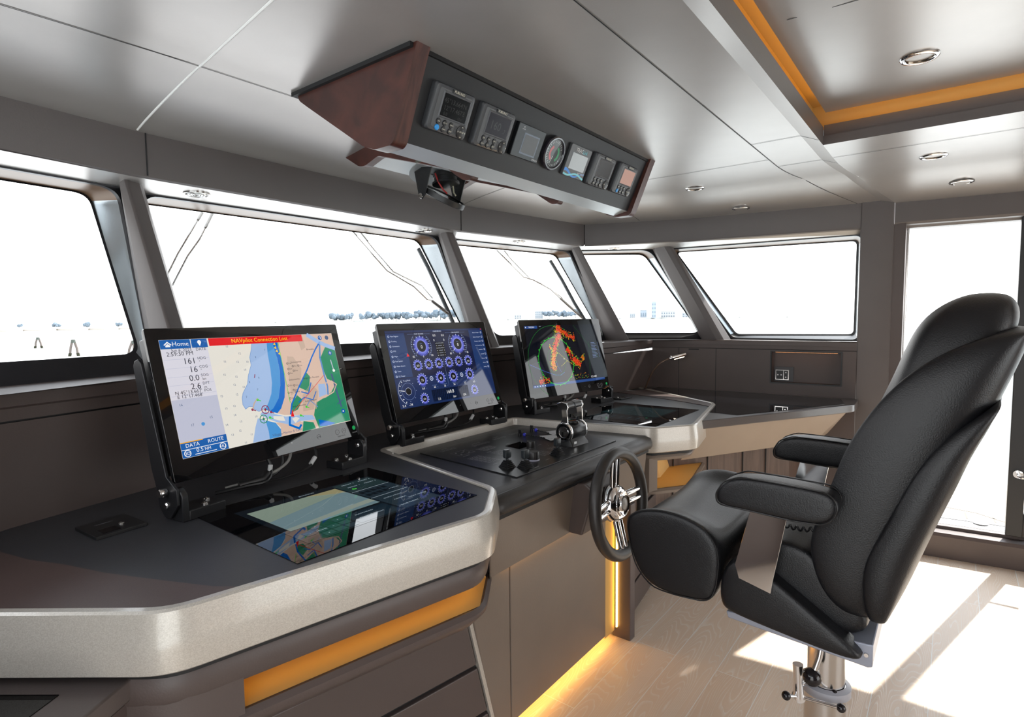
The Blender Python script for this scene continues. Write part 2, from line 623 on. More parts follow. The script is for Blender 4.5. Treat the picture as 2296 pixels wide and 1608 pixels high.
def recess():
    # raised ceiling panel with a dark gap and an amber-lit cove round it
    b = MB()
    zr = 2.215
    xs = [-1.0, 0, 1.0, 2.0, 2.55, 2.62, 2.67, 2.70, 2.717]
    ys = [-3.2, -2, -1, 0, 0.20, 0.30, 0.37, 0.42, 0.450]
    def hz(x, y):
        e = max(0, (x-2.60)/0.117, (y-0.33)/0.12)
        return zr+0.010*min(1, e)**2
    b.loft([[(x, y, hz(x, y)) for x in xs] for y in ys], closed=False)
    struct(b.build('ceiling_recess', M_ceil, smooth=50))
    j = MB()
    for x in (1.79, 0.45):
        ribbon(j, [(x, -3.2+0.2*i, hz(x, -3.2+0.2*i)) for i in range(19)])
    struct(j.build('trim_3', M_gap, smooth=0))
    # dark beam face along the front and stepped fascia along starboard
    f = MB()
    f.loft([[(x, 0.462, 2.104), (x, 0.462, 2.176), (x, 0.500, 2.176), (x, 0.520, 2.176)] for x in (-1.0, 2.75)], closed=False)
    f.loft([[(2.75, y, 2.104), (2.75, y, 2.142), (2.762, y, 2.142), (2.762, y, 2.188), (2.83, y, 2.188)] for y in (0.462, -3.2)], closed=False)
    struct(f.build('trim_4', M_beam, smooth=0))
    c = MB()
    c.loft([[(x, 0.520, 2.176), (x, 0.520, 2.29)] for x in (-1.0, 2.83)], closed=False)
    c.loft([[(2.83, y, 2.188), (2.83, y, 2.29)] for y in (0.52, -3.2)], closed=False)
    c.poly([(-1.0, 0.52, 2.29), (2.83, 0.52, 2.29), (2.83, -3.2, 2.29), (-1.0, -3.2, 2.29)])
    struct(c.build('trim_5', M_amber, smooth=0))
    l = thing('cove_light_strip', 'amber LED strip hidden in the cove round the raised ceiling panel', 'light strip', (2.695, 0.0, 2.262))
    s = MB()
    s.box((2.695, -3.1, 2.240), (2.705, 0.42, 2.246))
    s.box((-0.9, 0.425, 2.240), (2.69, 0.435, 2.246))
    s.build('diode_tape', M_led, l, world=True)
recess()

def header_beams():
    for name, pts in (('wall_front', HR[1:6]), ('wall_corner', HR[5:8])):
        b = MB()
        # face, rounded lower edge, then back under as the window soffit
        ins = offset(pts, -0.0)
        prof = [(0.0, ZB+0.03), (0.0, ZH+0.016), (0.004, ZH+0.005), (0.016, ZH)]
        b.loft([[(q.x, q.y, z) for q in offset(pts, d)] for d, z in prof], closed=False)
        struct(b.build(name, M_beam, smooth=40))
    s = MB()
    for x, y in ((0.84, 2.236), (2.486, 2.278), (3.581, 2.10)):
        s.tube([(x, y-0.0015, ZB), (x, y-0.0015, ZH+0.008)], 0.0022, 6)
    struct(s.build('trim_6', M_gap))
header_beams()

# windows: glass corners TL, TR, BR, BL as seen from the cabin
WG = [
    [(-0.10, 2.40, 1.868), (0.757, 2.535, 1.870), (0.760, 2.155, 1.283), (-0.10, 1.93, 1.285)],
    [(0.925, 2.60, 1.870), (2.440, 2.588, 1.870), (2.505, 2.250, 1.272), (0.945, 2.235, 1.283)],
    [(2.660, 2.600, 1.870), (3.685, 2.416, 1.870), (3.640, 2.000, 1.272), (2.730, 2.235, 1.278)],
    [(3.800, 2.310, 1.870), (4.098, 1.884, 1.870), (4.075, 1.430, 1.265), (3.735, 1.900, 1.266)],
    [(4.085, 1.630, 1.860), (4.165, 0.487, 1.853), (4.165, 0.489, 1.262), (4.105, 1.200, 1.255)],
]
WI = []
def windows():
    for i, q in enumerate(WG):
        q = [V(p) for p in q]
        ex = (q[1]-q[0]+q[2]-q[3]).normalized()
        ez = (q[0]-q[3]+q[1]-q[2]).normalized()
        n = ex.cross(ez).normalized()          # towards the cabin
        if n.dot(V((0, 0, 1.4))-q[0]) < 0:
            n = -n
        n.z = 0
        n.normalize()                          # the reveal runs in level
        d = 0.14 if i < 4 else 0.09
        e = 0.024
        inn = [q[0]-ex*e+ez*e*0.4+n*d, q[1]+ex*e+ez*e*0.4+n*d, q[2]+ex*e-ez*0.030+n*d, q[3]-ex*e-ez*0.030+n*d]
        if i == 4:
            inn[1] = V((4.01, 0.455, inn[1].z))
            inn[2] = V((4.01, 0.455, inn[2].z))
        WI.append(inn)
        # the lower edge of the frame stands just in front of the pane
        inn[2] = q[2]+ex*e*0.6+n*0.030
        inn[3] = q[3]-ex*e*0.6+n*0.030
        inn[2].z = inn[3].z = ZS+0.012
        if i == 4:
            inn[2] = V((4.01, 0.455, ZS+0.012))
        r = 0.055 if i < 4 else 0.03
        ro = rounded(q, r, 6)
        ri = rounded(inn, r*1.25, 6)
        t = MB()
        mid = [a.lerp(b_, 0.12) for a, b_ in zip(ri, ro)]
        for a_, b__, c_, d_ in zip(mid, ro, mid[1:]+mid[:1], ro[1:]+ro[:1]):
            t.poly([a_, c_, d_, b__], 1 if max(a_.z, c_.z) < ZS+0.04 else 2 if min(a_.z, c_.z) > 1.82 else 0)   # reflection tones painted on sides and top, black along the bottom
        t.loft([ri, mid], True, False, False, 1)                 # black gasket
        # thin flange round the pane and a black lip on the cabin side
        ctr = sum(q, V())/4
        fl = [p+(ctr-p).normalized()*0.012 for p in ro]
        t.loft([ro, fl], True, False, False, 1)
        sq = []
        m = len(ri)//4
        out = [inn[0]-ex*0.03+ez*0.012, inn[1]+ex*0.03+ez*0.012, inn[2]+ex*0.03-ez*0.02, inn[3]-ex*0.03-ez*0.02]
        if i == 4:
            out[1], out[2] = inn[1]+V((0, -0.004, .01)), inn[2]+V((0, -0.004, -.01))
        so = []
        for k in range(4):
            so += [out[k]]*m
        t.loft([so, ri], True, False, False, 1)
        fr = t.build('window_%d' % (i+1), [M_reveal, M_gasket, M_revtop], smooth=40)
        struct(fr)
        g = MB()
        g.poly([p-n*0.004 for p in ro])
        g.build('glass_pane', M_glass, fr, smooth=0)
windows()

def soffit_sill():
    b = MB()
    hp = [V((p.x, p.y, ZH)) for p in offset(HR[1:], 0.016)]
    # for each window, the soffit from the beam to its top edge
    idx = {0: [0, 1, 2], 1: [2, 3], 2: [3, 4], 3: [4, 5], 4: [5, 6]}
    tops = []
    for i in range(5):
        tops += [WI[i][0]+V((0, 0, 0.006)), WI[i][1]+V((0, 0, 0.006))]
    chain_h = [hp[0], hp[2], hp[2].lerp(hp[3], 0.03), hp[3].lerp(hp[3], 1), hp[3].lerp(hp[4], 0.05), hp[4].lerp(hp[4], 1), hp[4].lerp(hp[5], 0.12), hp[5].lerp(hp[4], 0.08), hp[5].lerp(hp[6], 0.10), hp[6]]
    chain_h[1] = hp[1].lerp(hp[2], 0.9)
    chain_h[3] = hp[3].lerp(hp[2], 0.02)
    chain_h[5] = hp[4].lerp(hp[3], 0.04)
    b.loft([chain_h, tops], closed=False)
    struct(b.build('trim_7', M_ceil, smooth=20))
    s = MB()
    sr = [V((x, y, ZS)) for x, y in SR]
    bots = []
    for i in range(5):
        bots += [V((*WI[i][3].to_2d(), ZS)), V((*WI[i][2].to_2d(), ZS))]
    chain_s = [sr[0], sr[1].lerp(sr[2], 0.9), sr[2].lerp(sr[3], 0.15), sr[5].lerp(sr[4], 0.10), sr[5].lerp(sr[6], 0.15), sr[6].lerp(sr[7], 0.35), sr[6].lerp(sr[7], 0.55), sr[8].lerp(sr[7], 0.5), sr[8], sr[9]]
    s.loft([chain_s, bots], closed=False)
    st = MB()
    # sill fascia, shadow gap and wall panel below
    pr = [(0.0, ZS, 0), (-0.006, ZS-0.006, 0), (-0.007, 1.192, 0), (0.000, 1.186, 0), (0.0, 1.156, 0)]
    GZ = [0, 0, 0, 0, 0, 0, 0.0, 0.016, 0.018, 0.018]     # the gap runs a little higher on the starboard side
    s.loft([[(p.x, p.y, z+(GZ[k] if z < 1.19 else GZ[k]*0.4 if z < 1.2 else 0)) for k, p in enumerate(offset(SR, d))] for d, z, _ in pr], closed=False)
    struct(recalc(s.build('trim_8', M_wall, smooth=30)))
    g = MB()
    g.loft([[(p.x, p.y, z+GZ[k]) for k, p in enumerate(offset(SR, d))] for d, z in ((0.0, 1.156), (0.010, 1.156), (0.010, 1.150), (0.0, 1.150))], closed=False)
    struct(g.build('trim_9', M_gap, smooth=0))
    w = MB()
    w.loft([[(p.x, p.y, z) for p in SR_ for z in (zz,)] for SR_, zz in (([V((a, c)) for a, c in SR[:8]], 1.151), ([V((a, c)) for a, c in SR[:8]], 0.80))], closed=False)
    struct(w.build('wall_bow', M_wall, smooth=20))
soffit_sill()

def pillars():
    def pil(name, TL, TR, BL, BR, fwd_t, fwd_b, tin, bin_):
        """TL.. are the window-side back edges; fwd_* the push towards the cabin, tin/bin_ the half width of the front face"""
        def ring(L, R_, push, hw):
            c = (L+R_)/2
            t = (R_-L)
            t.z = 0
            t.normalize()
            n = V(push)
            f = c+n
            return [L, L+n*0.45-t*0.004, f-t*hw-n*0.10, f-t*(hw-0.012)-n*0.0, f+t*(hw-0.012), f+t*hw-n*0.10, R_+n*0.45+t*0.004, R_]
        b = MB()
        b.loft([ring(TL, TR, fwd_t, tin), ring(BL, BR, fwd_b, bin_)])
        struct(recalc(b.build(name, M_beam, smooth=25, bevel=0.008, seg=3)))
    def pair(i):
        L, R_ = WI[i], WI[i+1]
        return L[1]+V((0, 0, .03)), R_[0]+V((0, 0, .03)), L[2]-V((0, 0, .06)), R_[3]-V((0, 0, .06))
    def push(a, b, target):
        return V(target)-(a+b)/2
    for i, (tt, bb, hw) in enumerate((((0.822, 2.325), (0.845, 1.975), 0.042), ((2.455, 2.345), (2.535, 2.05), 0.042), ((3.565, 2.170), (3.66, 1.79), 0.040), ((3.925, 1.640), (3.965, 1.235), 0.034))):
        TL, TR, BL, BR = pair(i)
        pil('trim_%d' % (10+i), TL, TR, BL, BR, push(TL, TR, (*tt, (TL.z+TR.z)/2)), push(BL, BR, (*bb, (BL.z+BR.z)/2)), hw, hw)
pillars()

def starboard_side():
    # column between the side window and the door
    b = MB()
    b.loft([rounded([(3.968, 0.457, z), (3.986, 0.291, z), (4.20, 0.300, z), (4.20, 0.470, z)], [0.012, 0.012, 0, 0], 3) for z in (0.0, 2.06)])
    struct(b.build('wall_column', M_beam, smooth=30))
    # door header and the wall aft of the door
    h = MB()
    ys = (0.291, -3.2)
    h.loft([[(wallx(y), y, 2.06), (wallx(y), y, 1.915), (wallx(y)+0.010, y, 1.902), (wallx(y)+0.06, y, 1.900), (wallx(y)+0.075, y, 1.888), (wallx(y)+0.15, y, 1.888)] for y in ys], closed=False)
    struct(h.build('wall_right', M_beam, smooth=30))
    j = MB()
    # jamb: leather strip, then a steel edge
    j.box((3.995, 0.236, 0.15), (4.10, 0.296, 1.91), 0)
    j.box((4.10, 0.225, 0.15), (4.13, 0.300, 1.89), 1)
    struct(j.build('trim_14', [M_wall, M_steel], bevel=0.003))
    # raised threshold
    t = MB()
    def p(y, dx, z):
        return (wallx(y)-0.008+dx, y, z)
    ys = (0.33, -3.2)
    t.loft([[p(y, 0, 0.0), p(y, 0, 0.125), p(y, 0.012, 0.142), p(y, 0.085, 0.146), p(y, 0.086, 0.162), p(y, 0.13, 0.162)] for y in ys], closed=False, m=0)
    t.loft([[p(y, 0.13, 0.163), p(y, 0.27, 0.163), p(y, 0.27, 0.10)] for y in ys], closed=False, m=1)
    t.loft([[p(y, 0.155, 0.164), p(y, 0.160, 0.164)] for y in ys], closed=False, m=2)
    t.loft([[p(y, 0.240, 0.164), p(y, 0.250, 0.164)] for y in ys], closed=False, m=2)
    struct(t.build('trim_15', [M_wall, M_steel, M_gap], smooth=30))
    e = MB()
    e.lathe([(0.014, 0), (0.036, 0), (0.036, 0.004), (0.014, 0.004)], (4.262, -0.165, 0.1635), (0, 0, 1), 24)
    k = recalc(e.build('drain_ring', M_white, bevel=0.001))
    tag(k, 'white ring fitting set in the metal door threshold', 'ring fitting')
    # sliding door, half open, and its handle
    d = struct(MB().loft([[(4.09, y, 0.17), (4.09, y, 1.90), (4.145, y, 1.90), (4.145, y, 0.17)] for y in (-0.265, -0.335)]).box((4.09, -1.25, 1.80), (4.145, -0.335, 1.90)).box((4.09, -1.25, 0.17), (4.145, -0.335, 0.30)).box((4.09, -1.32, 0.17), (4.145, -1.25, 1.90)).build('door_1', M_black, bevel=0.004))
    g = MB()
    g.box((4.115, -1.25, 0.30), (4.121, -0.335, 1.80))
    g.build('glass_pane', M_glass, d, smooth=0)
    hd = MB()
    hd.tube([(4.085, -0.305, 0.52), (4.02, -0.305, 0.52), (4.012, -0.315, 0.519), (4.012, -0.42, 0.519)], 0.009, 10)
    hd.lathe([(0.022, 0), (0.022, 0.012)], (4.092, -0.305, 0.52), (-1, 0, 0), 18)
    hd.build('door_handle', M_steel, d)
    w = MB()
    w.box((4.15, -3.2, 0.1), (4.21, -1.32, 2.05))
    struct(w.build('wall_side', M_wall))
starboard_side()

def shell():
    f = MB()
    f.poly([(-1.0, -3.3, 0), (4.2, -3.3, 0), (4.2, 2.3, 0), (-1.0, 2.3, 0)])
    struct(f.build('floor', M_floor, smooth=0))
    b = MB()
    # aft bulkhead with a wide opening to the saloon, port wall with its door beside the camera
    b.box((-0.46, -3.3, 0), (0.5, -3.2, 2.3))
    b.box((3.2, -3.3, 0), (4.4, -3.2, 2.3))
    b.box((0.5, -3.3, 1.98), (3.2, -3.2, 2.3))
    struct(b.build('wall_back', M_orangewood))
    p = MB()
    p.box((-0.46, 0.65, 0), (-0.36, 1.9, 1.2))
    p.box((-0.46, -3.2, 0), (-0.36, -0.75, 2.3))
    p.box((-0.46, -0.75, 1.95), (-0.36, 1.9, 2.3))
    p.box((-0.46, 0.55, 0), (-0.36, 0.65, 1.95))
    struct(p.build('wall_left', M_wall))
    r = MB()
    r.box((-0.5, -3.3, 2.32), (4.3, 2.9, 2.40))
    r.box((-0.5, 0.53, 2.16), (4.02, 2.0, 2.20))
    # the roof overhang that shades the side and front windows
    r.loft([[(x, y, 2.30) for x, y in ((-0.5, 0.5), (4.62, 0.62), (4.55, 1.75), (3.95, 2.85), (2.4, 3.05), (0.9, 3.05), (-0.5, 2.7))], [(x, y, 2.14) for x, y in ((-0.5, 0.5), (4.62, 0.62), (4.55, 1.75), (3.95, 2.85), (2.4, 3.05), (0.9, 3.05), (-0.5, 2.7))]])
    r.box((4.15, 0.30, 1.865), (4.28, 1.9, 2.13))
    struct(r.build('ceiling_roof', mat('white_gelcoat', (0.75, 0.75, 0.75), 0.3)))
shell()

# =================================================================== HELM DESK
ZD = 0.89
FP = [(-0.05, 1.645), (0.389, 1.065), (1.10, 0.925), (1.29, 1.057), (1.425, 1.727), (2.255, 1.727), (2.39, 1.057), (2.58, 0.925), (3.291, 1.065), (3.72, 1.725)]
def rpath(pts, r, n=5):
    out = [V(pts[0]).to_2d()]
    for i in range(1, len(pts)-1):
        p, a, b = V(pts[i]).to_2d(), V(pts[i-1]).to_2d(), V(pts[i+1]).to_2d()
        rr = r[i] if hasattr(r, '__len__') else r
        s, e = p+(a-p).normalized()*rr, p+(b-p).normalized()*rr
        for j in range(n+1):
            t = j/n
            out.append(s*(1-t)**2+p*2*t*(1-t)+e*t*t)
    out.append(V(pts[-1]).to_2d())
    return out
FR = rpath(FP, [0, 0.05, 0.045, 0.04, 0.02, 0.02, 0.04, 0.045, 0.05, 0])

def worktop():
    t = thing('helm_worktop', 'black leather helm desk top with two wings and a champagne metallic rim', 'desk top', (X0, 1.4, 0.78))
    b = MB()
    fr = offset(FR, 0.012)
    def pick(x0, x1):
        return [p for p in fr if x0 <= p.x <= x1]
    back = [V((x, y-0.001)) for x, y in SR if -0.2 < x < 3.8]
    L = [p for p in fr if p.x < 1.43 and not (p.x > 1.38 and p.y > 1.70)]
    b.poly([(p.x, p.y, ZD) for p in L]+[(1.413, 1.739, ZD), (1.45, 1.984, ZD), (0.70, 1.924, ZD), (0.337, 1.835, ZD)])
    b.poly([(1.413, 1.739, ZD), (2.267, 1.739, ZD), (2.25, 2.011, ZD), (1.90, 2.019, ZD), (1.45, 1.984, ZD)])
    R_ = [p for p in fr if p.x > 2.25 and not (p.x < 2.30 and p.y > 1.70)]
    b.poly([(2.267, 1.739, ZD)]+[(p.x, p.y, ZD) for p in R_]+[(3.37, 1.784, ZD), (2.58, 2.002, ZD), (2.25, 2.011, ZD)])
    b.build('top_surface', M_top, t, smooth=0, world=True)
    r = MB()
    prof = [(0.020, ZD-0.002), (0.0195, ZD+0.004), (0.016, ZD+0.006), (0.003, ZD+0.006), (-0.002, ZD+0.002), (-0.010, ZD-0.050), (-0.011, ZD-0.062), (-0.008, ZD-0.106), (-0.003, ZD-0.110), (0.03, ZD-0.110)]
    r.loft([[(p.x, p.y, z) for p in offset(FR, d)] for d, z in prof], closed=False)
    r.build('metallic_rim', M_trim, t, smooth=24, world=True, label='champagne metallic rim round the desk wings')
    g = MB()
    g.loft([[(p.x, p.y, z) for p in offset(FR, d)] for d, z in ((0.022, ZD-0.109), (0.022, ZD-0.13))], closed=False)
    g.build('shadow_gap', M_gap, t, smooth=0, world=True)
    for sgn in (1, -1):
        q = MB()
        cv = [(0.283, 1.656), (0.31, 1.55), (0.351, 1.449), (0.385, 1.34), (0.426, 1.243), (0.489, 1.101), (0.522, 1.055)]
        fo = [p for p in offset(FR, 0.019) if p.x < 0.53]
        fo = [p for p in fo if p.x < 0.50]
        pts = [(0.262, 1.760)]+cv+[(p.x, p.y) for p in reversed(fo)]
        f = (lambda x: x) if sgn == 1 else (lambda x: 2*X0-x)
        pts = [(f(x), y) for x, y in pts]
        if sgn == -1:
            pts.reverse()
        q.loft([[(x, y, ZD-0.001) for x, y in pts], [(x, y, ZD+0.003) for x, y in pts]], cap0=False)
        recalc(q.build('leather_inlay', M_inlay, t, smooth=0, world=True, label='brown leather end piece of the desk'))
worktop()

def wing(sgn):
    f = (lambda x: x) if sgn == 1 else (lambda x: 2*X0-x)
    side = 'left' if sgn == 1 else 'right'
    Z0, Z1 = (0.640, 0.702) if sgn == 1 else (0.606, 0.738)
    t = thing('pedestal_cabinet', 'brown leather desk pedestal with amber-lit open slot %s' % ('below the chart monitor' if sgn == 1 else 'to the right of the wheel'), 'cabinet', (f(0.9), 1.4, 0), group='pedestals under the helm desk')
    P = [(-0.04, 1.66), (0.398, 1.090), (1.102, 0.950), (1.278, 1.072), (1.345, 1.42)]
    R_ = rpath(P, [0, 0.06, 0.05, 0.04, 0])
    def ring(path, d, z):
        return [(f(p.x), p.y, z) for p in offset(path, d)]
    b = MB()
    b.loft([ring(R_, d, z) for d, z in ((0.03, 0.766), (0.004, 0.764), (-0.003, 0.755), (-0.004, Z1+0.014), (0.004, Z1), (0.05, Z1-0.003))], closed=False)
    b.loft([ring(R_, d, z) for d, z in ((0.06, Z0), (0.006, Z0), (-0.004, Z0-0.010), (-0.003, Z0-0.022), (0.03, lerp(Z0, 0.56, 0.7)), (0.085, 0.560), (0.25, 0.555))], closed=False)
    e = V((0.980, -0.198))
    o = V((0.398, 1.090))
    def on(s):
        return o+e*s
    left = [V((-0.04, 1.66)), V((0.10, 1.475)), V((0.28, 1.245)), V((0.372, 1.122)), on(0.03), on(0.125)]
    cq = V((1.102, 0.950)).lerp(V((1.278, 1.072)), 0.80)
    right = [cq, V((1.278, 1.072)), V((1.345, 1.42))]
    slot = [on(0.125), V((1.102, 0.950)), cq]
    for pth in (left, right):
        b.loft([ring(pth, 0.001, Z1+0.012), ring(pth, 0.001, Z0-0.012)], closed=False)
    bd = recalc(b.build('shelf_body', M_wall if sgn == 1 else M_wall2, t, smooth=40, world=True))
    # the open slot: amber lining and the LED tape along its upper front edge
    n = V((0.198, 0.980))
    def q(s, d, z):
        p = on(s)+n*d
        return (f(p.x), p.y, z)
    li = MB()
    li.loft([ring(slot, d, z) for d, z in ((0.012, Z0+0.001), (0.15, Z0+0.004), (0.18, Z1), (0.03, Z1+0.001))], closed=False)
    for a_ in (0, -1):
        e_ = [ring(slot, d, z)[a_] for d, z in ((0.012, Z0+0.001), (0.15, Z0+0.004), (0.18, Z1), (0.03, Z1+0.001))]
        li.poly(e_)
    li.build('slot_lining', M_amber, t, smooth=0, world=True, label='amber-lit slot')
    ld = MB()
    ld.loft([ring(slot, d, Z1-0.0005) for d in (0.050, 0.056)], closed=False)
    ld.build('diode_tape', M_led, t, smooth=0, world=True)
    # body with drawers, leaning inner edge
    zi = (lambda z: 1.235+(0.56-z)*0.24) if sgn == 1 else (lambda z: 1.36+(0.56-z)*0.15)
    def front(x, z):
        return 1.115+0.155*(zi(0)-x)
    c = MB()
    def sec(z):
        x1 = zi(z)
        return [(f(0.45), front(0.45, z)+0.012, z), (f(x1), front(x1, z)+0.012, z), (f(x1+0.02), 1.50, z), (f(0.45), 1.60, z)]
    c.loft([sec(0.0), sec(0.575)])
    recalc(c.build('carcass', M_gap, t, smooth=0, world=True))
    for z0, z1 in ((0.495, 0.57), (0.332, 0.478), (0.165, 0.318), (0.018, 0.152)):
        d = MB()
        def fs(z, dd):
            return [(f(0.455), front(0.455, z)+dd, z), (f(zi(z)-0.022), front(zi(z), z)+dd, z)]
        a, bb = fs(z0, 0), fs(z1, 0)
        a2, b2 = fs(z0, 0.02), fs(z1, 0.02)
        d.loft([[a[0], a[1], a2[1], a2[0]], [bb[0], bb[1], b2[1], b2[0]]])
        recalc(d.build('drawer', M_wall, t, smooth=0, bevel=0.003, world=True))
    k = MB()
    k.loft([[(f(zi(z)-0.014), front(zi(z), z)-0.001, z), (f(zi(z)), front(zi(z), z)-0.001, z), (f(zi(z)), front(zi(z), z)+0.02, z), (f(zi(z)-0.014), front(zi(z), z)+0.02, z)] for z in (0.005, 0.59)])
    recalc(k.build('edge_strip', M_trim, t, smooth=0, world=True))
    return t
wing(1)
wing(-1)

def centre():
    t = thing('centre_console', 'centre part of the helm with padded front edge and leather front panels', 'console', (X0, 1.3, 0))
    b = MB()
    b.poly([(1.305, 1.075, 0.862), (2.375, 1.075, 0.862), (2.263, 1.735, 0.862), (1.417, 1.735, 0.862)])
    b.build('dashboard', M_top, t, smooth=0, world=True)
    p = MB()
    sec = [(1.125, 0.8630), (1.088, 0.8632), (1.064, 0.860), (1.048, 0.850), (1.041, 0.835), (1.040, 0.822), (1.045, 0.811), (1.056, 0.806), (1.125, 0.806)]
    xs = [1.275, 1.283, 1.31, 1.5, 1.84, 2.2, 2.36, 2.385, 2.393]
    ins = [0.03, 0.01, 0, 0, 0, 0, 0, 0.01, 0.03]
    p.loft([[(x, y+(i if y < 1.12 else 0), z+(-i*0.4 if z > 0.85 else 0)) for y, z in sec] for x, i in zip(xs, ins)])
    recalc(p.build('padded_edge', M_wheel, t, smooth=60, world=True))
    a = MB()
    a.loft([[(x0, 1.070, 0.798), (x0+0.015, 1.074, 0.790), (x0+0.03, 1.098, 0.602), (x0+0.03, 1.30, 0.602), (x0, 1.30, 0.777)] for x0 in (1.24, 2.36)])
    recalc(a.build('apron', M_wall2, t, smooth=0, world=True))
    g = MB()
    g.box((1.30, 1.062, 0.790), (2.37, 1.09, 0.808))
    g.build('shadow_gap', M_gap, t, smooth=0, world=True)
    w = MB()
    w.prism_x([(1.03, 0.80), (0.992, 0.775), (1.042, 0.604), (1.15, 0.604), (1.09, 0.79)], 1.755, 1.955)
    recalc(w.build('wheel_bracket', M_wall, t, smooth=0, bevel=0.006, world=True, label='dark wedge bracket behind the wheel'))
    pn = MB()
    pn.box((1.435, 1.122, 0.045), (2.085, 1.14, 0.612))
    pn.build('front_panel', M_wall2, t, smooth=0, bevel=0.003, world=True)
    p2 = MB()
    p2.loft([[(1.235+(0.56-z)*0.24, 1.124, z), (1.430, 1.122, z), (1.430, 1.14, z), (1.235+(0.56-z)*0.24, 1.14, z)] for z in (0.045, 0.612)])
    p2.build('side_panel', M_wall2, t, smooth=0, bevel=0.003, world=True)
    cb = MB()
    cb.box((1.27, 1.19, 0.0), (2.24, 1.5, 0.62))
    cb.build('carcass', M_gap, t, smooth=0, world=True)
    am = MB()
    am.box((2.090, 1.128, 0.03), (2.176, 1.139, 0.61))
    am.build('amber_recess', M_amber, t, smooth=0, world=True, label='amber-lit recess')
    ld = MB()
    ld.box((2.168, 1.112, 0.05), (2.177, 1.118, 0.60))
    ld.build('light_strip', M_led, t, smooth=0, world=True, label='glowing amber vertical light strip')
    po = MB()
    po.box((2.180, 1.055, 0.0), (2.226, 1.14, 0.60))
    po.build('upright_post', M_wall, t, smooth=0, bevel=0.003, world=True)
    l2 = MB()
    l2.box((1.38, 1.108, 0.5990), (2.05, 1.113, 0.6010))
    l2.build('diode_tape', M_led, t, smooth=0, world=True)
    # amber plinth light washing the floor
    l3 = MB()
    l3.box((1.25, 1.150, 0.040), (2.16, 1.158, 0.046))
    l3.build('plinth_light', mat('plinth_led', (0.9, 0.4, 0.05), 0.5, emit=(1.0, 0.50, 0.10), es=24.0), t, smooth=0, world=True)
centre()

# =================================================================== SIDE COUNTERS
def right_counter():
    t = thing('side_counter', 'brown side counter under the starboard window with a black glass inset', 'counter', (3.6, 0.8, 0))
    fp = [V((2.75, 0.952)), V((3.715, 0.425))]
    top = [(2.95, 1.6), (2.75, 0.952), (3.715, 0.425), (3.96, 0.435), (3.966, 0.46), (3.933, 1.15), (3.893, 1.718), (3.37, 1.784)]
    top = rounded([V((x, y, 0)) for x, y in top], [0, 0, 0.03, 0.012, 0, 0, 0, 0], 5)
    b = MB()
    b.loft([[(p.x, p.y, 0.843) for p in top], [(p.x, p.y, 0.885) for p in top]])
    recalc(b.build('counter_top', mat('counter_brown', (0.085, 0.072, 0.068), 0.30, coat=0.3), t, bevel=0.004, world=True))
    g = MB()
    gp = [(3.05, 1.55), (3.0, 0.862), (3.70, 0.475), (3.90, 0.520), (3.90, 1.15), (3.86, 1.66), (3.37, 1.72)]
    g.loft([[(x, y, 0.8845) for x, y in gp], [(x, y, 0.8865) for x, y in gp]])
    recalc(g.build('glass_inset', M_gloss, t, smooth=0, world=True))
    nd = V((0.479, 0.878))
    def ln(d, z, s0=0.0, s1=1.0):
        a, c = fp[0]+nd*d, fp[1]+nd*d
        return [(*a.lerp(c, s0), z), (*a.lerp(c, s1), z)]
    a = MB()
    r0, r1 = ln(0.035, 0.842, 0, 0.985), ln(0.155, 0.655, 0, 0.88)
    r2 = [(3.96, 0.60, 0.842)], [(3.96, 0.70, 0.655)]
    a.loft([[r0[0], r0[1], (3.968, 0.475, 0.842)], [r1[0], r1[1], (3.968, 0.60, 0.655)]], closed=False)
    recalc(a.build('apron', M_counter, t, smooth=0, world=True))
    c = MB()
    c.prism([(2.75, 1.20), (3.60, 0.735), (3.96, 0.70), (3.93, 1.2), (3.88, 1.7), (2.9, 1.7)], 0.0, 0.66)
    recalc(c.build('cabinet', M_walnut, t, smooth=0, world=True))
    j = MB()
    for s in (0.12, 0.36, 0.62, 0.80):
        q0 = V((2.75, 1.195)).lerp(V((3.60, 0.730)), s)
        j.tube([(*q0, 0.02), (*q0, 0.655)], 0.003, 6)
    j.build('door_gap', M_gap, t, smooth=0, world=True)
    r = MB()
    a0, a1 = V((2.78, 1.12)), V((3.62, 0.665))
    r.tube([(*a0, 0.40), (*a1, 0.40)], 0.016, 12)
    r.build('rail', M_black, t, world=True)
    return t
right_counter()

def left_counter():
    t = thing('side_counter', 'brown side counter below the near end of the desk with a glossy glass inset', 'counter', (0.0, 1.0, 0))
    top = [(0.400, 1.170), (-0.35, 0.706), (-0.35, 1.5), (0.10, 1.50)]
    b = MB()
    b.prism(top, 0.722, 0.762)
    recalc(b.build('counter_top', mat('counter_brown_left', (0.105, 0.085, 0.078), 0.36, bump=0.1, bscale=250), t, bevel=0.004, world=True))
    g = MB()
    g.loft([[(x, y, z) for x, y in ((0.265, 1.190), (-0.30, 0.84), (-0.30, 1.30), (0.16, 1.33))] for z in (0.7615, 0.7635)])
    recalc(g.build('glass_inset', M_gloss, t, smooth=0, world=True))
    c = MB()
    c.prism([(0.392, 1.178), (-0.35, 0.719), (-0.35, 1.5), (0.10, 1.5)], 0.0, 0.714)
    recalc(c.build('cabinet', M_wall, t, smooth=0, world=True))
    k = MB()
    k.prism([(0.389, 1.180), (-0.35, 0.724), (-0.35, 1.4)], 0.714, 0.723)
    recalc(k.build('shadow_gap', M_gap, t, smooth=0, world=True))
left_counter()

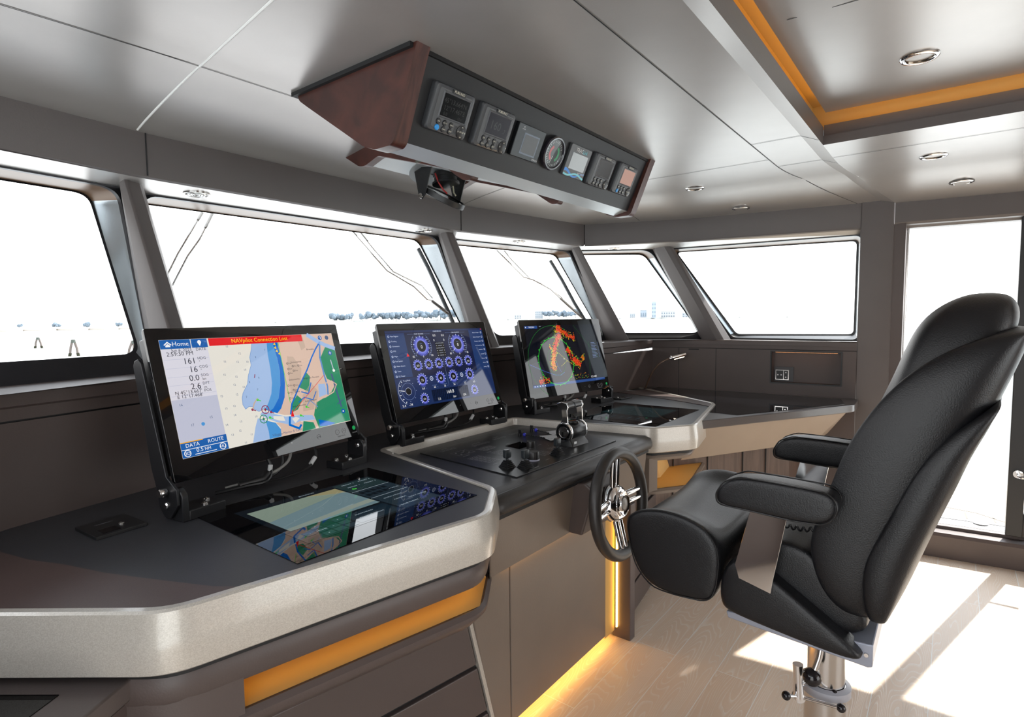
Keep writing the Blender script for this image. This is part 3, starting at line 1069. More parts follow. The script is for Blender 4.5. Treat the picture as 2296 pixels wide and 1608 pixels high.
def side_wall_panels():
    """leather panels, open niche and socket on the starboard side below the window"""
    pts = [(3.895, 1.72), (3.935, 1.15), (3.968, 0.455)]
    def P(y, z, d=0.0):
        x = lerp(3.895, 3.935, (1.72-y)/0.57) if y > 1.15 else lerp(3.935, 3.968, (1.15-y)/0.695)
        return (x+d, y, z)
    n0, n1, z0, z1 = 0.925, 0.535, 0.962, 1.158       # niche
    b = MB()
    def quad(ya, yb, za, zb):
        b.poly([P(ya, za), P(yb, za), P(yb, zb), P(ya, zb)])
    for ya, yb in ((1.72, 1.53), (1.526, 1.277), (1.273, 1.15), (1.15, n0)):
        quad(ya, yb, 0.80, 1.170)
    quad(n1, 0.455, 0.80, 1.170)
    quad(n0, n1, 0.80, z0)
    quad(n0, n1, z1, 1.170)
    for ya, yb in ((1.72, 1.15), (1.15, 0.455)):
        quad(ya, yb, 0.0, 0.80)
    struct(b.build('wall_starboard', M_wall, smooth=0))
    g = MB()
    for y in (1.528, 1.275, 1.72):
        g.loft([[P(y+0.0025, z, 0.0006), P(y-0.0025, z, 0.0006)] for z in (0.80, 1.168)], closed=False)
    g.poly([P(1.46, 1.158, -0.001), P(1.39, 1.158, -0.001), P(1.39, 1.166, -0.001), P(1.46, 1.166, -0.001)])
    struct(g.build('trim_16', M_gap, smooth=0))
    t = thing('wall_niche', 'recessed shelf niche with warm light in the brown panel below the side window', 'niche', P(0.73, z0))
    n = MB()
    D = 0.06
    c = [(n0, z0), (n1, z0), (n1, z1), (n0, z1)]
    n.loft([[P(y, z) for y, z in c], [P(y, z, D) for y, z in c]], True, False, True)
    n.build('lining', M_wall, t, smooth=0, world=True)
    fr = MB()
    o = 0.008
    co = [(n0+o, z0-o), (n1-o, z0-o), (n1-o, z1+o), (n0+o, z1+o)]
    fr.loft([[P(y, z, -0.003) for y, z in co], [P(y, z, -0.003) for y, z in c], [P(y, z, 0.01) for y, z in c]], True, False, False)
    fr.build('frame', M_black, t, smooth=0, world=True)
    ld = MB()
    ld.loft([[P(y, z1-0.003, d) for y in (n0-0.02, n1+0.02)] for d in (0.010, 0.016)], closed=False)
    ld.build('diode_tape', mat('dim_amber_led', (0.9, 0.4, 0.1), 0.5, emit=(1.0, 0.42, 0.16), es=6.0), t, smooth=0, world=True)
    s = thing('power_socket', 'black double power socket with chrome edge inside the lit wall niche', 'socket', P(0.87, 1.0, D))
    q = MB()
    q.loft([[P(y, z, D-0.001) for y, z in ((0.918, 0.963), (0.806, 0.963), (0.806, 1.058), (0.918, 1.058))], [P(y, z, D-0.006) for y, z in ((0.918, 0.963), (0.806, 0.963), (0.806, 1.058), (0.918, 1.058))]])
    recalc(q.build('cover_plate', mat('dark_grey', (0.06, 0.06, 0.065), 0.4), s, smooth=0, world=True))
    q = MB()
    q.loft([[P(y, z, d) for y, z in ((0.912, 0.972), (0.830, 0.972), (0.830, 1.040), (0.912, 1.040))] for d in (D-0.006, D-0.014)])
    recalc(q.build('chrome_frame', M_steel, s, smooth=0, bevel=0.002, world=True))
    q = MB()
    for ya, yb in ((0.906, 0.864), (0.860, 0.836)):
        q.loft([[P(y, z, d) for y, z in ((ya, 0.978), (yb, 0.978), (yb, 1.034), (ya, 1.034))] for d in (D-0.014, D-0.0165)])
    for y, z in ((0.895, 1.006), (0.875, 1.006), (0.848, 1.022), (0.848, 0.992)):
        q.lathe([(0.0045, 0), (0.0045, 0.001)], P(y, z, D-0.0168), (-1, 0, 0), 10, 1)
    recalc(q.build('outlet', [M_black, M_steel], s, smooth=0, world=True))
side_wall_panels()

# =================================================================== SCREENS
def em(name, rgb, k=1.0):
    """a lit display colour behind glossy glass"""
    m = mat('screen_'+name, (0, 0, 0), 0.03, spec=0.6, emit=lin(rgb), es=k)
    return m
class Canvas(MB):
    """flat graphics on a display: (u, v) runs right and down over the display"""
    def __init__(s, fn):
        super().__init__()
        s.fn = fn
        s.mats = []
        s.lay = 0
    def mi(s, m):
        if m not in s.mats:
            s.mats.append(m)
        return s.mats.index(m)
    def P(s, u, v):
        return s.fn(u, v, 0.00035+0.00018*s.lay)
    def area(s, pts, m):
        s.poly([s.P(u, v) for u, v in reversed(pts)], s.mi(m))
    def rect(s, u0, v0, u1, v1, m):
        s.area([(u0, v0), (u1, v0), (u1, v1), (u0, v1)], m)
    def line(s, pts, w, m, closed=False):
        k = s.mi(m)
        n = len(pts)
        for i in range(n if closed else n-1):
            a, b = V(pts[i]), V(pts[(i+1) % n])
            t = (b-a)
            if t.length < 1e-6:
                continue
            t.normalize()
            nn = V((-t.y, t.x))*w/2
            e = t*w*0.3
            q = [a-e-nn, b+e-nn, b+e+nn, a-e+nn]
            s.poly([s.P(p.x, p.y) for p in reversed(q)], k)
    def ring(s, u, v, r, w, m, a0=0, a1=2*pi, n=40, sy=1.0):
        s.line([(u+r*cos(a0+(a1-a0)*i/n), v+r*sy*sin(a0+(a1-a0)*i/n)) for i in range(n+1)], w, m)
    def disc(s, u, v, r, m, n=28):
        s.area([(u+r*cos(2*pi*i/n), v+r*sin(2*pi*i/n)) for i in range(n)], m)
    def txt(s, u, v, string, size, m, align='CENTER', rot=0.0):
        c, d = cos(rot), sin(rot)
        s.text(string, lambda x, y: s.P(u+x*c+y*d, v-y*c+x*d), size, s.mi(m), align)
    def up(s):
        s.lay += 1
        return s

E_cream = em('cream', (226, 222, 212))
E_white = em('white', (240, 240, 240))
E_row = em('row_grey', (214, 212, 222))
E_panel = em('panel_grey', (188, 190, 208))
E_blue = em('bar_blue', (22, 92, 168))
E_shallow = em('shallow', (158, 184, 222))
E_mid = em('mid_water', (72, 146, 208))
E_dark = em('deep_blue', (0, 104, 196))
E_land = em('land', (214, 184, 166))
E_town = em('town', (196, 170, 152))
E_green = em('marsh', (44, 138, 100))
E_ink = em('ink', (38, 42, 56))
E_num = em('sounding', (72, 94, 130))
E_red = em('red', (222, 24, 34))
E_yellow = em('yellow', (248, 206, 40))
E_lime = em('lime', (70, 200, 60))
E_crimson = em('crimson', (140, 30, 70))
E_orange = em('orange', (236, 168, 20))
E_river = em('river', (92, 138, 196))
E_blk = em('black', (8, 10, 16))

CHART = dict(
    shallow=[(.858,.006),(.817,.129),(.785,.202),(.782,.277),(.729,.378),(.706,.45),(.641,.531),(.622,.575),(.616,.637),(.634,.681),(.673,.661),(.706,.667),(.722,.696),(.762,.723),(.827,.702),(.88,.656),(.931,.576),(.964,.47),(.98,.328),(.985,.184),(1.009,.006)],
    mid=[(1.009,.006),(.985,.184),(.98,.328),(.964,.47),(.931,.576),(.88,.656),(.824,.712),(.91,.758),(.999,.629),(1.05,.502),(1.08,.359),(1.082,.224),(1.081,.078),(1.078,.006)],
    dark=[(1.06,.006),(1.07,.122),(1.082,.224),(1.08,.359),(1.05,.502),(.999,.629),(.921,.716),(.879,.737),(.951,.771),(1.005,.73),(1.07,.628),(1.11,.487),(1.13,.33),(1.122,.193),(1.123,.006)],
    land=[(1.125,.004),(1.122,.193),(1.13,.33),(1.111,.487),(1.067,.628),(1.005,.73),(.951,.771),(1.026,.8),(1.204,.83),(1.35,.855),(1.379,.906),(1.199,.898),(1.186,.998),(1.838,.998),(1.838,.002)],
    green1=[(1.707,.154),(1.837,.168),(1.837,.993),(1.398,.998),(1.371,.858),(1.426,.737),(1.556,.696),(1.661,.65),(1.749,.562),(1.641,.5),(1.607,.35),(1.615,.265)],
    green2=[(1.387,.401),(1.424,.452),(1.373,.612),(1.264,.551)],
    green3=[(1.217,.626),(1.271,.679),(1.192,.771),(1.106,.791),(1.145,.695)],
    green4=[(1.227,.897),(1.344,.929),(1.36,.998),(1.19,.998)],
    channel=[(.796,.729),(.875,.753),(1.034,.818),(1.204,.83),(1.35,.855),(1.379,.906),(1.188,.89),(1.076,.909),(.924,.853),(.848,.813),(.766,.756)],
    low=[(.736,.783),(.81,.817),(.819,.926),(.813,.998),(.637,.998),(.694,.859)],
    lowmid=[(.81,.817),(.91,.857),(.954,.93),(.943,.998),(.813,.998),(.819,.926)],
    lowland=[(.91,.857),(1.201,.892),(1.186,.998),(.943,.998),(.954,.908)],
    bay=[(1.508,.545),(1.596,.55),(1.595,.665),(1.484,.686)],
    blue5=[(1.414,.912),(1.502,.94),(1.627,.986),(1.545,.998),(1.416,.984)])

def chart_screen(cv):
    A = 1.84
    cv.rect(0, 0, A, 1, E_cream)
    cv.up()
    for k, m in (('shallow', E_shallow), ('mid', E_mid), ('low', E_shallow), ('lowmid', E_mid), ('land', E_land), ('lowland', E_land)):
        cv.area(CHART[k], m)
    cv.up()
    cv.area(CHART['dark'], E_dark)
    cv.area(CHART['channel'], E_shallow)
    for k in ('green1', 'green2', 'green3', 'green4'):
        cv.area(CHART[k], E_green)
    cv.area([(1.20, .22), (1.27, .23), (1.34, .36), (1.30, .50), (1.20, .60), (1.15, .62), (1.17, .40)], E_town)
    cv.area([(1.36, .02), (1.44, .03), (1.45, .14), (1.39, .17)], E_town)
    cv.area([(1.28, .64), (1.42, .52), (1.49, .62), (1.42, .80), (1.25, .80)], E_town)
    cv.up()
    cv.line(CHART['shallow'][:15], .004, E_river)
    cv.area(CHART['bay'], E_shallow)
    cv.area(CHART['blue5'], E_dark)
    cv.line([(1.508, .012), (1.62, .082), (1.714, .13), (1.83, .172)], .045, E_shallow)
    cv.line([(1.647, .095), (1.575, .165), (1.498, .256), (1.407, .38), (1.267, .54), (1.135, .705), (1.097, .801)], .016, E_dark)
    cv.line([(1.647, .095), (1.608, .264), (1.614, .46), (1.625, .584), (1.609, .667)], .020, E_river)
    cv.line([(1.28, .60), (1.36, .63), (1.42, .52)], .012, E_dark)
    cv.line([(1.22, .70), (1.30, .66), (1.40, .70), (1.46, .62)], .010, E_dark)
    cv.line([(1.30, .76), (1.36, .70), (1.44, .78)], .008, E_river)
    cv.line([(1.08, .83), (1.06, .905), (1.16, .96), (1.19, .93)], .022, E_dark)
    cv.line([(1.364, .857), (1.432, .714), (1.572, .692), (1.691, .653), (1.753, .575), (1.694, .531), (1.613, .546)], .012, E_land)
    cv.line([(1.715, .459), (1.753, .823)], .022, E_num)
    cv.line([(1.706, .791), (1.80, .752)], .010, E_num)
    cv.area([(.90, .79), (1.01, .81), (1.02, .86), (.96, .845), (.90, .82)], E_cream)
    cv.area([(1.10, .85), (1.15, .84), (1.19, .86), (1.13, .90)], E_cream)
    cv.up()
    cv.line([(1.135, .784), (1.606, .46)], .005, E_red)
    cv.line([(1.129, .012), (1.119, .691)], .006, E_lime)
    cv.area([(1.126, .755), (1.094, .827), (1.132, .835)], E_red)
    for (u, v), m in (((.831, .716), E_crimson), ((.793, .801), E_green)):
        cv.ring(u, v, .038, .008, m)
        cv.line([(u-.03, v), (u+.03, v)], .003, E_ink)
        cv.line([(u, v-.03), (u, v+.03)], .003, E_ink)
        cv.disc(u, v, .012, m)
    cv.line([(.705, .69), (.73, .64), (.772, .60)], .012, E_town)
    for u, v, m in ((.70, .695, E_crimson), (.772, .612, E_lime), (.885, .748, E_crimson), (.862, .798, E_lime), (1.21, .835, E_lime), (1.30, .76, E_lime)):
        cv.disc(u, v, .012, m)
        cv.line([(u, v), (u+.03, v+.015)], .008, m)
    cv.line([(.80, .37), (.79, .40)], .008, E_crimson)
    nums = '15 15 15 15 15 14 13 12 12 12 12 12 12 14 13 12 10 10 10 10 11 11 9 7 6 8 7 7'.split()
    pos = [(.58,.086),(.53,.224),(.501,.344),(.432,.533),(.451,.647),(.425,.792),(.458,.889),(.69,.158),(.652,.237),(.609,.373),(.575,.445),(.579,.536),(.531,.636),(.518,.719),(.562,.786),(.536,.865),(.75,.244),(.71,.316),(.66,.476),(.722,.766),(.639,.92),(.567,.983),(.846,.206),(.961,.14),(.834,.404),(.728,.437),(.796,.516),(.667,.571)]
    for (u, v), s in zip(pos, nums):
        cv.txt(u, v, s, .027, E_num)
    for u, v, s in ((1.504, .165, 'Brondolo'), (1.292, .287, 'Sottomarina'), (1.225, .463, 'Sottomarina'), (1.437, .466, 'Borgo San Giovanni'), (1.37, .703, 'Isola Turistica'), (1.218, .735, 'Isola Pellestrina')):
        cv.txt(u, v, s, .026, E_ink)
    cv.txt(1.021, .972, 'Villaggio Marino di Caleri', .034, E_num)
    for u, v in ((1.182, .295), (1.18, .352), (1.175, .397), (1.241, .327), (1.309, .327), (1.241, .375), (1.14, .519), (1.209, .524), (1.125, .59), (1.13, .648), (1.19, .571), (1.212, .591)):
        cv.ring(u, v, .009, .004, E_ink, n=10)
        cv.txt(u+.032, v, '0.m', .022, E_ink)
    for u, v in ((1.078, .089), (1.079, .126), (1.089, .161), (1.113, .189)):
        cv.area([(u-.012, v), (u+.012, v-.018), (u+.016, v+.012)], E_yellow)
    for u, v in ((1.663, .047), (1.758, .222), (1.764, .878)):
        cv.disc(u, v, .026, E_blue)
    cv.disc(1.757, .048, .024, E_num)
    cv.line([(1.745, .30), (1.757, .42)], .012, E_panel)
    cv.up()
    cv.disc(1.757, .419, .017, E_white)
    cv.line([(1.745, .222), (1.771, .222)], .006, E_white)
    cv.line([(1.758, .209), (1.758, .235)], .006, E_white)
    cv.ring(1.663, .047, .012, .005, E_white, -2.6, 1.6, 12)
    cv.disc(1.764, .878, .009, E_white)
    # top banner
    cv.rect(.418, .002, 1.43, .072, E_red)
    cv.rect(0, .002, .255, .080, E_blue)
    cv.rect(.262, .002, .404, .080, E_blue)
    cv.rect(0, .083, .398, .513, E_row)
    cv.rect(0, .513, .396, .868, E_panel)
    cv.rect(0, .868, .40, .998, E_blue)
    cv.up()
    cv.txt(.94, .037, 'NAVpilot Connection Lost', .056, E_yellow)
    cv.txt(.168, .041, 'Home', .056, E_white)
    cv.area([(.03, .044), (.063, .016), (.096, .044), (.088, .050), (.063, .029), (.038, .050)], E_white)
    cv.area([(.043, .052), (.063, .036), (.083, .052), (.083, .064), (.043, .064)], E_white)
    cv.disc(.333, .032, .017, E_white)
    cv.area([(.318, .040), (.348, .040), (.333, .068)], E_white)
    for v in (.172, .248, .323, .393, .483):
        cv.line([(.01, v), (.39, v)], .003, E_panel)
    cv.txt(.255, .095, 'Jun 6, 2023', .038, E_ink, 'RIGHT')
    cv.txt(.29, .095, 'DATE', .036, E_ink, 'LEFT')
    cv.txt(.262, .127, '2:59:30 PM', .050, E_ink, 'RIGHT')
    for v, s, l, l2 in ((.193, '161', 'HDG', '°'), (.268, '16', 'COG', '°'), (.343, '0.0', 'SOG', 'kn'), (.415, '2.6', 'DPT', 'm')):
        cv.txt(.272, v+.002, s, .074, E_ink, 'RIGHT')
        cv.txt(.288, v-.017, l, .034, E_ink, 'LEFT')
        cv.txt(.295, v+.016, l2, .034, E_ink, 'LEFT')
    cv.txt(.272, .459, "N 45°13.667'", .043, E_ink, 'RIGHT')
    cv.txt(.272, .493, "E 12°17.468'", .043, E_ink, 'RIGHT')
    cv.txt(.290, .461, 'POS', .036, E_ink, 'LEFT')
    cv.txt(.07, .56, '16', .03, E_num)
    cv.txt(.13, .74, '17', .03, E_num)
    cv.txt(.30, .70, '15', .03, E_num)
    cv.disc(.22, .745, .016, E_mid, 12)
    cv.rect(0, .868, .19, .876, E_orange)
    cv.txt(.097, .902, 'DATA', .044, E_white)
    cv.txt(.299, .898, 'ROUTE', .044, E_white)
    cv.line([(0, .932), (.40, .932)], .005, E_white)
    cv.ring(.045, .964, .026, .006, E_white)
    cv.txt(.045, .965, '3D', .036, E_white)
    cv.ring(.351, .964, .026, .006, E_white)
    cv.txt(.351, .965, 'HU', .036, E_white)
    cv.txt(.180, .953, '0.5', .050, E_white, 'RIGHT')
    cv.txt(.190, .956, 'NM', .036, E_white, 'LEFT')
    cv.line([(.105, .983), (.29, .983)], .005, E_white)

G_bg = em('navy', (18, 26, 60))
G_mid = em('navy_light', (22, 42, 86))
G_menu = em('menu_blue', (28, 54, 102))
G_glow1 = em('glow_low', (54, 62, 150))
G_glow2 = em('glow_mid', (92, 100, 200))
G_glow3 = em('glow_high', (124, 130, 216))
G_txt = em('pale_text', (206, 216, 240))
G_dim = em('dim_text', (110, 130, 176))

def engine_screen(cv):
    A = 1.84
    cv.rect(0, 0, A, 1, G_bg)
    cv.up()
    cv.rect(0, .62, A, .998, G_mid)
    cv.rect(.004, .034, .31, .61, G_menu)
    cv.rect(1.54, .028, 1.836, .62, G_menu)
    cv.rect(0.001, .001, 1.838, .026, G_mid)
    cv.rect(.571, .816, 1.27, .972, E_blk)
    cv.rect(.823, .176, .985, .38, E_blk)
    cv.up()
    def gauge(u, v, r, s, big=False):
        cv.disc(u, v, r*1.30, G_glow1)
        cv.up()
        cv.disc(u, v, r*1.12, G_glow2)
        cv.up()
        cv.disc(u, v, r*0.92, G_glow3)
        cv.up()
        cv.disc(u, v, r*0.74, E_blk)
        cv.up()
        for k in range(11):
            a = radians(140+26*k)
            cv.line([(u+r*1.18*cos(a), v+r*1.18*sin(a)), (u+r*1.36*cos(a), v+r*1.36*sin(a))], .008, G_txt)
        a = radians(140)
        cv.line([(u+r*.8*cos(a), v+r*.8*sin(a)), (u+r*1.25*cos(a), v+r*1.25*sin(a))], .006, E_white)
        cv.txt(u, v+r*.12, s, r*(.62 if big else .68), E_white)
        cv.txt(u, v-r*.30, 'RPM' if big else 'bar', r*.2, G_dim)
        cv.lay -= 4
    for u, s in ((.564, '0'), (1.256, '0')):
        gauge(u, .22, .105, s, True)
        cv.ring(u, .22, .178, .004, G_dim, radians(128), radians(232), 24)
        cv.ring(u, .22, .178, .004, G_dim, radians(-52), radians(52), 24)
        for k in range(9):
            for sg in (1, -1):
                a = radians(-44+11*k)
                cv.line([(u+sg*.160*cos(a), .22+.160*sin(a)), (u+sg*.172*cos(a), .22+.172*sin(a))], .005, G_txt)
    for u, s in ((.431, '0.0'), (.624, '0.1'), (.813, '0.0'), (1.01, '0.0'), (1.201, '0.1'), (1.396, '0.0')):
        gauge(u, .471, .058, s)
    for u, s in ((.453, '73'), (.787, '43'), (1.03, '39'), (1.365, '71')):
        gauge(u, .667, .066, s)
    for u, v, s in ((.426, .913, '0.0'), (1.394, .90, '0.0')):
        gauge(u, v, .055, s)
    cv.up()
    for u in (.619, 1.199):
        cv.ring(u, .663, .026, .007, G_txt)
        cv.txt(u, .664, 'N', .034, G_txt)
    cv.ring(.184, .791, .108, .004, G_dim)
    cv.disc(.184, .791, .046, E_blk)
    cv.ring(.184, .791, .046, .004, G_txt)
    cv.line([(.06, .77), (.12, .782)], .008, E_white)
    cv.ring(.20, .79, .178, .004, G_txt, radians(118), radians(236), 24)
    for k in range(6):
        a = radians(122+22*k)
        cv.line([(.20+.150*cos(a), .79+.150*sin(a)), (.20+.166*cos(a), .79+.166*sin(a))], .008, E_white)
    for k in range(8):
        a = radians(45*k)
        cv.disc(.184+.13*cos(a), .791+.13*sin(a), .004, G_txt, 8)
    cv.txt(.188, .653, 'True Wind', .026, G_txt)
    for u, v, s, z in ((.908, .872, '160.8', .066), (.973, .945, 'inv', .05), (1.17, .945, '134', .044), (.683, .948, '2.5', .044), (.067, .966, '5.4', .046), (.178, .964, '-74', .046), (.394, .355, '82', .038), (.563, .362, '0', .038), (.725, .353, '84', .038), (1.083, .35, '83', .038), (1.258, .36, '0', .038), (1.423, .35, '85', .038), (.833, .084, '0.0', .044), (.994, .086, '0.0', .044), (.814, .149, '0', .044), (1.002, .151, '0', .044), (.444, .783, '0.0', .038), (.647, .782, '62', .038), (.835, .785, '35', .038), (1.017, .784, '34', .038), (1.236, .784, '57', .038), (1.42, .784, '0.0', .038)):
        cv.txt(u, v, s, z, E_white)
    for u, v, s in ((.562, .054, 'PORT ENGINE'), (1.252, .052, 'STBD ENGINE'), (.907, .025, 'MARINEPLAN')):
        cv.txt(u, v, s, .026, G_txt)
    for u in (.444, .647, .835, 1.017, 1.236, 1.42):
        cv.txt(u+.0, .757, 'OIL PRESSURE', .014, G_dim)
        cv.txt(u+.05, .786, '°C', .022, G_dim)
    for k, s in enumerate(('ENGINE ALARM', 'WARNING', 'LOCAL MODE', 'COOLANT', 'OIL FILTER', 'OVERSPEED')):
        cv.txt(.905, .193+.034*k, s, .016, G_txt)
        cv.disc(.838, .193+.034*k, .005, E_white, 8)
        cv.disc(.972, .193+.034*k, .005, E_white, 8)
    for (u, v), s in zip(((.124, .073), (.107, .138), (.116, .203), (.094, .266), (.099, .333), (.123, .397), (.127, .461), (.095, .526), (.11, .59)), ('Main Engines', 'Cruising', 'Generators', 'PMS', 'Bilges', 'Fuel System', 'Water System', 'Tanks', 'DC Power')):
        cv.txt(.075, v, s, .025, G_txt, 'LEFT')
        cv.ring(.045, v, .012, .005, G_txt, n=8)
    for v, s in zip((.067, .134, .198, .261, .326, .393, .46, .523, .587), ('Battery Charger I', 'Battery Charger II', 'Navigation Lights', 'Air Conditioning', 'Ventilation', 'Internal', 'Various', 'Alarms', 'Settings')):
        cv.txt(1.765, v, s, .021, G_txt, 'RIGHT')
        cv.ring(1.800, v, .013, .004, G_txt, n=8)
    cv.area([(.275, .345), (.30, .300), (.325, .345)], E_red)
    cv.area([(1.80, .022), (1.815, .006), (1.83, .022)], E_red)
    cv.line([(.91, .39), (.91, .78)], .003, G_dim)
    cv.line([(.36, .054), (.47, .054)], .003, G_dim)
    cv.line([(.65, .054), (.76, .054)], .003, G_dim)
    cv.line([(1.05, .052), (1.16, .052)], .003, G_dim)
    cv.line([(1.345, .052), (1.45, .052)], .003, G_dim)

R_bg = em('radar_black', (10, 12, 22))
R_bar = em('radar_bar', (36, 70, 132))
R_green = em('radar_green', (40, 190, 50))
R_dim = em('radar_dim_green', (24, 110, 36))
R_red = em('echo_red', (216, 46, 24))
R_orange = em('echo_orange', (226, 120, 20))
R_yellow = em('echo_yellow', (206, 196, 40))
R_blue = em('track_blue', (70, 110, 200))
R_haze = em('radar_panel', (30, 28, 44))

def radar_screen(cv):
    rnd = random.Random(4)
    A = 1.84
    cv.rect(0, 0, A, 1, R_bg)
    cv.up()
    cv.area([(0.002, .62), (.25, .58), (.36, .78), (.20, .96), (.002, .96)], R_haze)
    cv.rect(.002, .955, A-.002, .998, R_bar)
    cv.rect(.002, .004, .30, .050, R_bar)
    cv.rect(1.56, .30, 1.82, .62, E_blk)
    cv.up()
    cu, cv_ = .64, .60
    cv.ring(cu, cv_, .66, .006, R_dim, radians(118), radians(292), 60, .90)
    cv.ring(cu, cv_, .425, .009, R_green, 0, 2*pi, 70, .92)
    cv.ring(cu, cv_, .215, .006, R_dim, 0, 2*pi, 50, 1.1)
    for k in range(24):
        a = 2*pi*k/24
        u, v = cu+.44*cos(a), cv_+.44*.92*sin(a)
        cv.rect(u-.012, v-.006, u+.012, v+.006, R_green)
    cv.line([(.67, .0), (.66, .21)], .004, R_dim)
    cv.line([(1.2, .01), (1.75, .60)], .003, R_dim)
    cv.line([(1.55, .30), (1.45, .90)], .003, R_dim)
    dash = [(.002, .624), (.309, .747), (.557, .828), (.692, .838), (.797, .795)]
    def dashed(pts, m, step=.022, w=.007):
        for a, b in zip(pts, pts[1:]):
            a, b = V(a), V(b)
            n = max(1, int((b-a).length/step))
            for i in range(n):
                p, q = a.lerp(b, i/n), a.lerp(b, (i+.55)/n)
                cv.line([tuple(p), tuple(q)], w, m)
    dashed(dash, R_blue)
    dashed([(.716, .784), (.664, .707), (.629, .613)], R_blue)
    dashed([(.666, .433), (.808, .54), (.905, .611), (1.058, .694)], R_yellow, .03)
    dashed([(.905, .611), (.80, .66), (.721, .70)], R_yellow, .03)
    # echoes: land masses smeared along a few spines
    spines = [([(.76, .02), (.84, .06), (.80, .15), (.76, .22)], .085, 620, 'r'), ([(.86, .06), (.90, .10), (1.02, .19), (1.10, .215), (1.19, .22)], .050, 330, 'r'), ([(.76, .22), (.70, .29), (.645, .38), (.625, .47)], .050, 420, 'r'), ([(.625, .42), (.585, .52), (.565, .60), (.545, .68)], .058, 520, 'y'), ([(.545, .66), (.50, .72), (.62, .70)], .050, 130, 'y'), ([(.52, .38), (.56, .36)], .035, 60, 'y'), ([(.93, .40), (.98, .45), (1.02, .52)], .050, 230, 'r'), ([(1.02, .54), (1.08, .60), (1.17, .66), (1.24, .71)], .062, 430, 'r'), ([(1.30, .55), (1.34, .62)], .05, 60, 'y'), ([(.16, .925), (.26, .90), (.40, .90)], .045, 220, 'r')]
    q = 0
    for pts, wd, n, tone in spines:
        L_ = [((V(b)-V(a)).length) for a, b in zip(pts, pts[1:])]
        for i in range(n):
            s_ = rnd.uniform(0, sum(L_))
            k = 0
            while k < len(L_)-1 and s_ > L_[k]:
                s_ -= L_[k]
                k += 1
            a, b = V(pts[k]), V(pts[k+1])
            p = a.lerp(b, s_/L_[k])
            t_ = (b-a).normalized()
            g = max(-1.5, min(1.5, rnd.gauss(0, .55)))
            p = p+V((-t_.y, t_.x))*g*wd
            nz = noise.noise((p.x*17, p.y*17, 5))
            if nz < -.22 and rnd.random() < .85:
                continue
            if not (.01 < p.x < 1.82 and .006 < p.y < .95):
                continue
            w, h = rnd.uniform(.007, .018), rnd.uniform(.006, .013)
            edge = abs(g) > .8
            if tone == 'r':
                m = rnd.choice((R_yellow, R_orange, R_green)) if edge else rnd.choice((R_red, R_red, R_red, R_red, R_orange))
            else:
                m = rnd.choice((R_yellow, R_green, R_yellow)) if edge else rnd.choice((R_orange, R_orange, R_orange, R_red, R_yellow))
            q += 1
            cv.lay = 3+(q % 7)*.2+(0 if edge else 1.5)
            cv.rect(p.x-w/2, p.y-h/2, p.x+w/2, p.y+h/2, m)
    cv.lay = 5
    for i in range(50):
        u, v = rnd.uniform(.9, 1.4), rnd.uniform(.84, .93)
        if rnd.random() < 1.2-abs(v-.88)*14:
            cv.rect(u, v, u+rnd.uniform(.006, .02), v+.006, rnd.choice((R_yellow, R_orange, R_green)))
    cv.txt(.16, .027, 'TIMEZERO', .030, E_white)
    cv.disc(.03, .027, .010, E_white, 10)
    cv.txt(.36, .016, '15:00', .02, G_txt)
    for k in range(11):
        cv.line([(1.60, .33+.026*k), (1.60+.10+.05*((k*7) % 3)/2, .33+.026*k)], .007, G_dim)
        cv.disc(1.79, .33+.026*k, .006, G_dim, 8)
    cv.txt(1.541, .925, '0.5 NM', .05, E_white)
    for k in range(5):
        cv.rect(.03+.06*k, .968, .05+.06*k, .986, G_txt)
    cv.disc(.83, .575, .010, E_white, 10)
    cv.disc(.70, .022, .008, R_yellow, 10)

GLASSB = mat('display_glass', (0.003, 0.003, 0.004), 0.015, spec=0.7)
GLASSP = mat('panel_glass', (0.003, 0.003, 0.004), 0.015, spec=0.45)

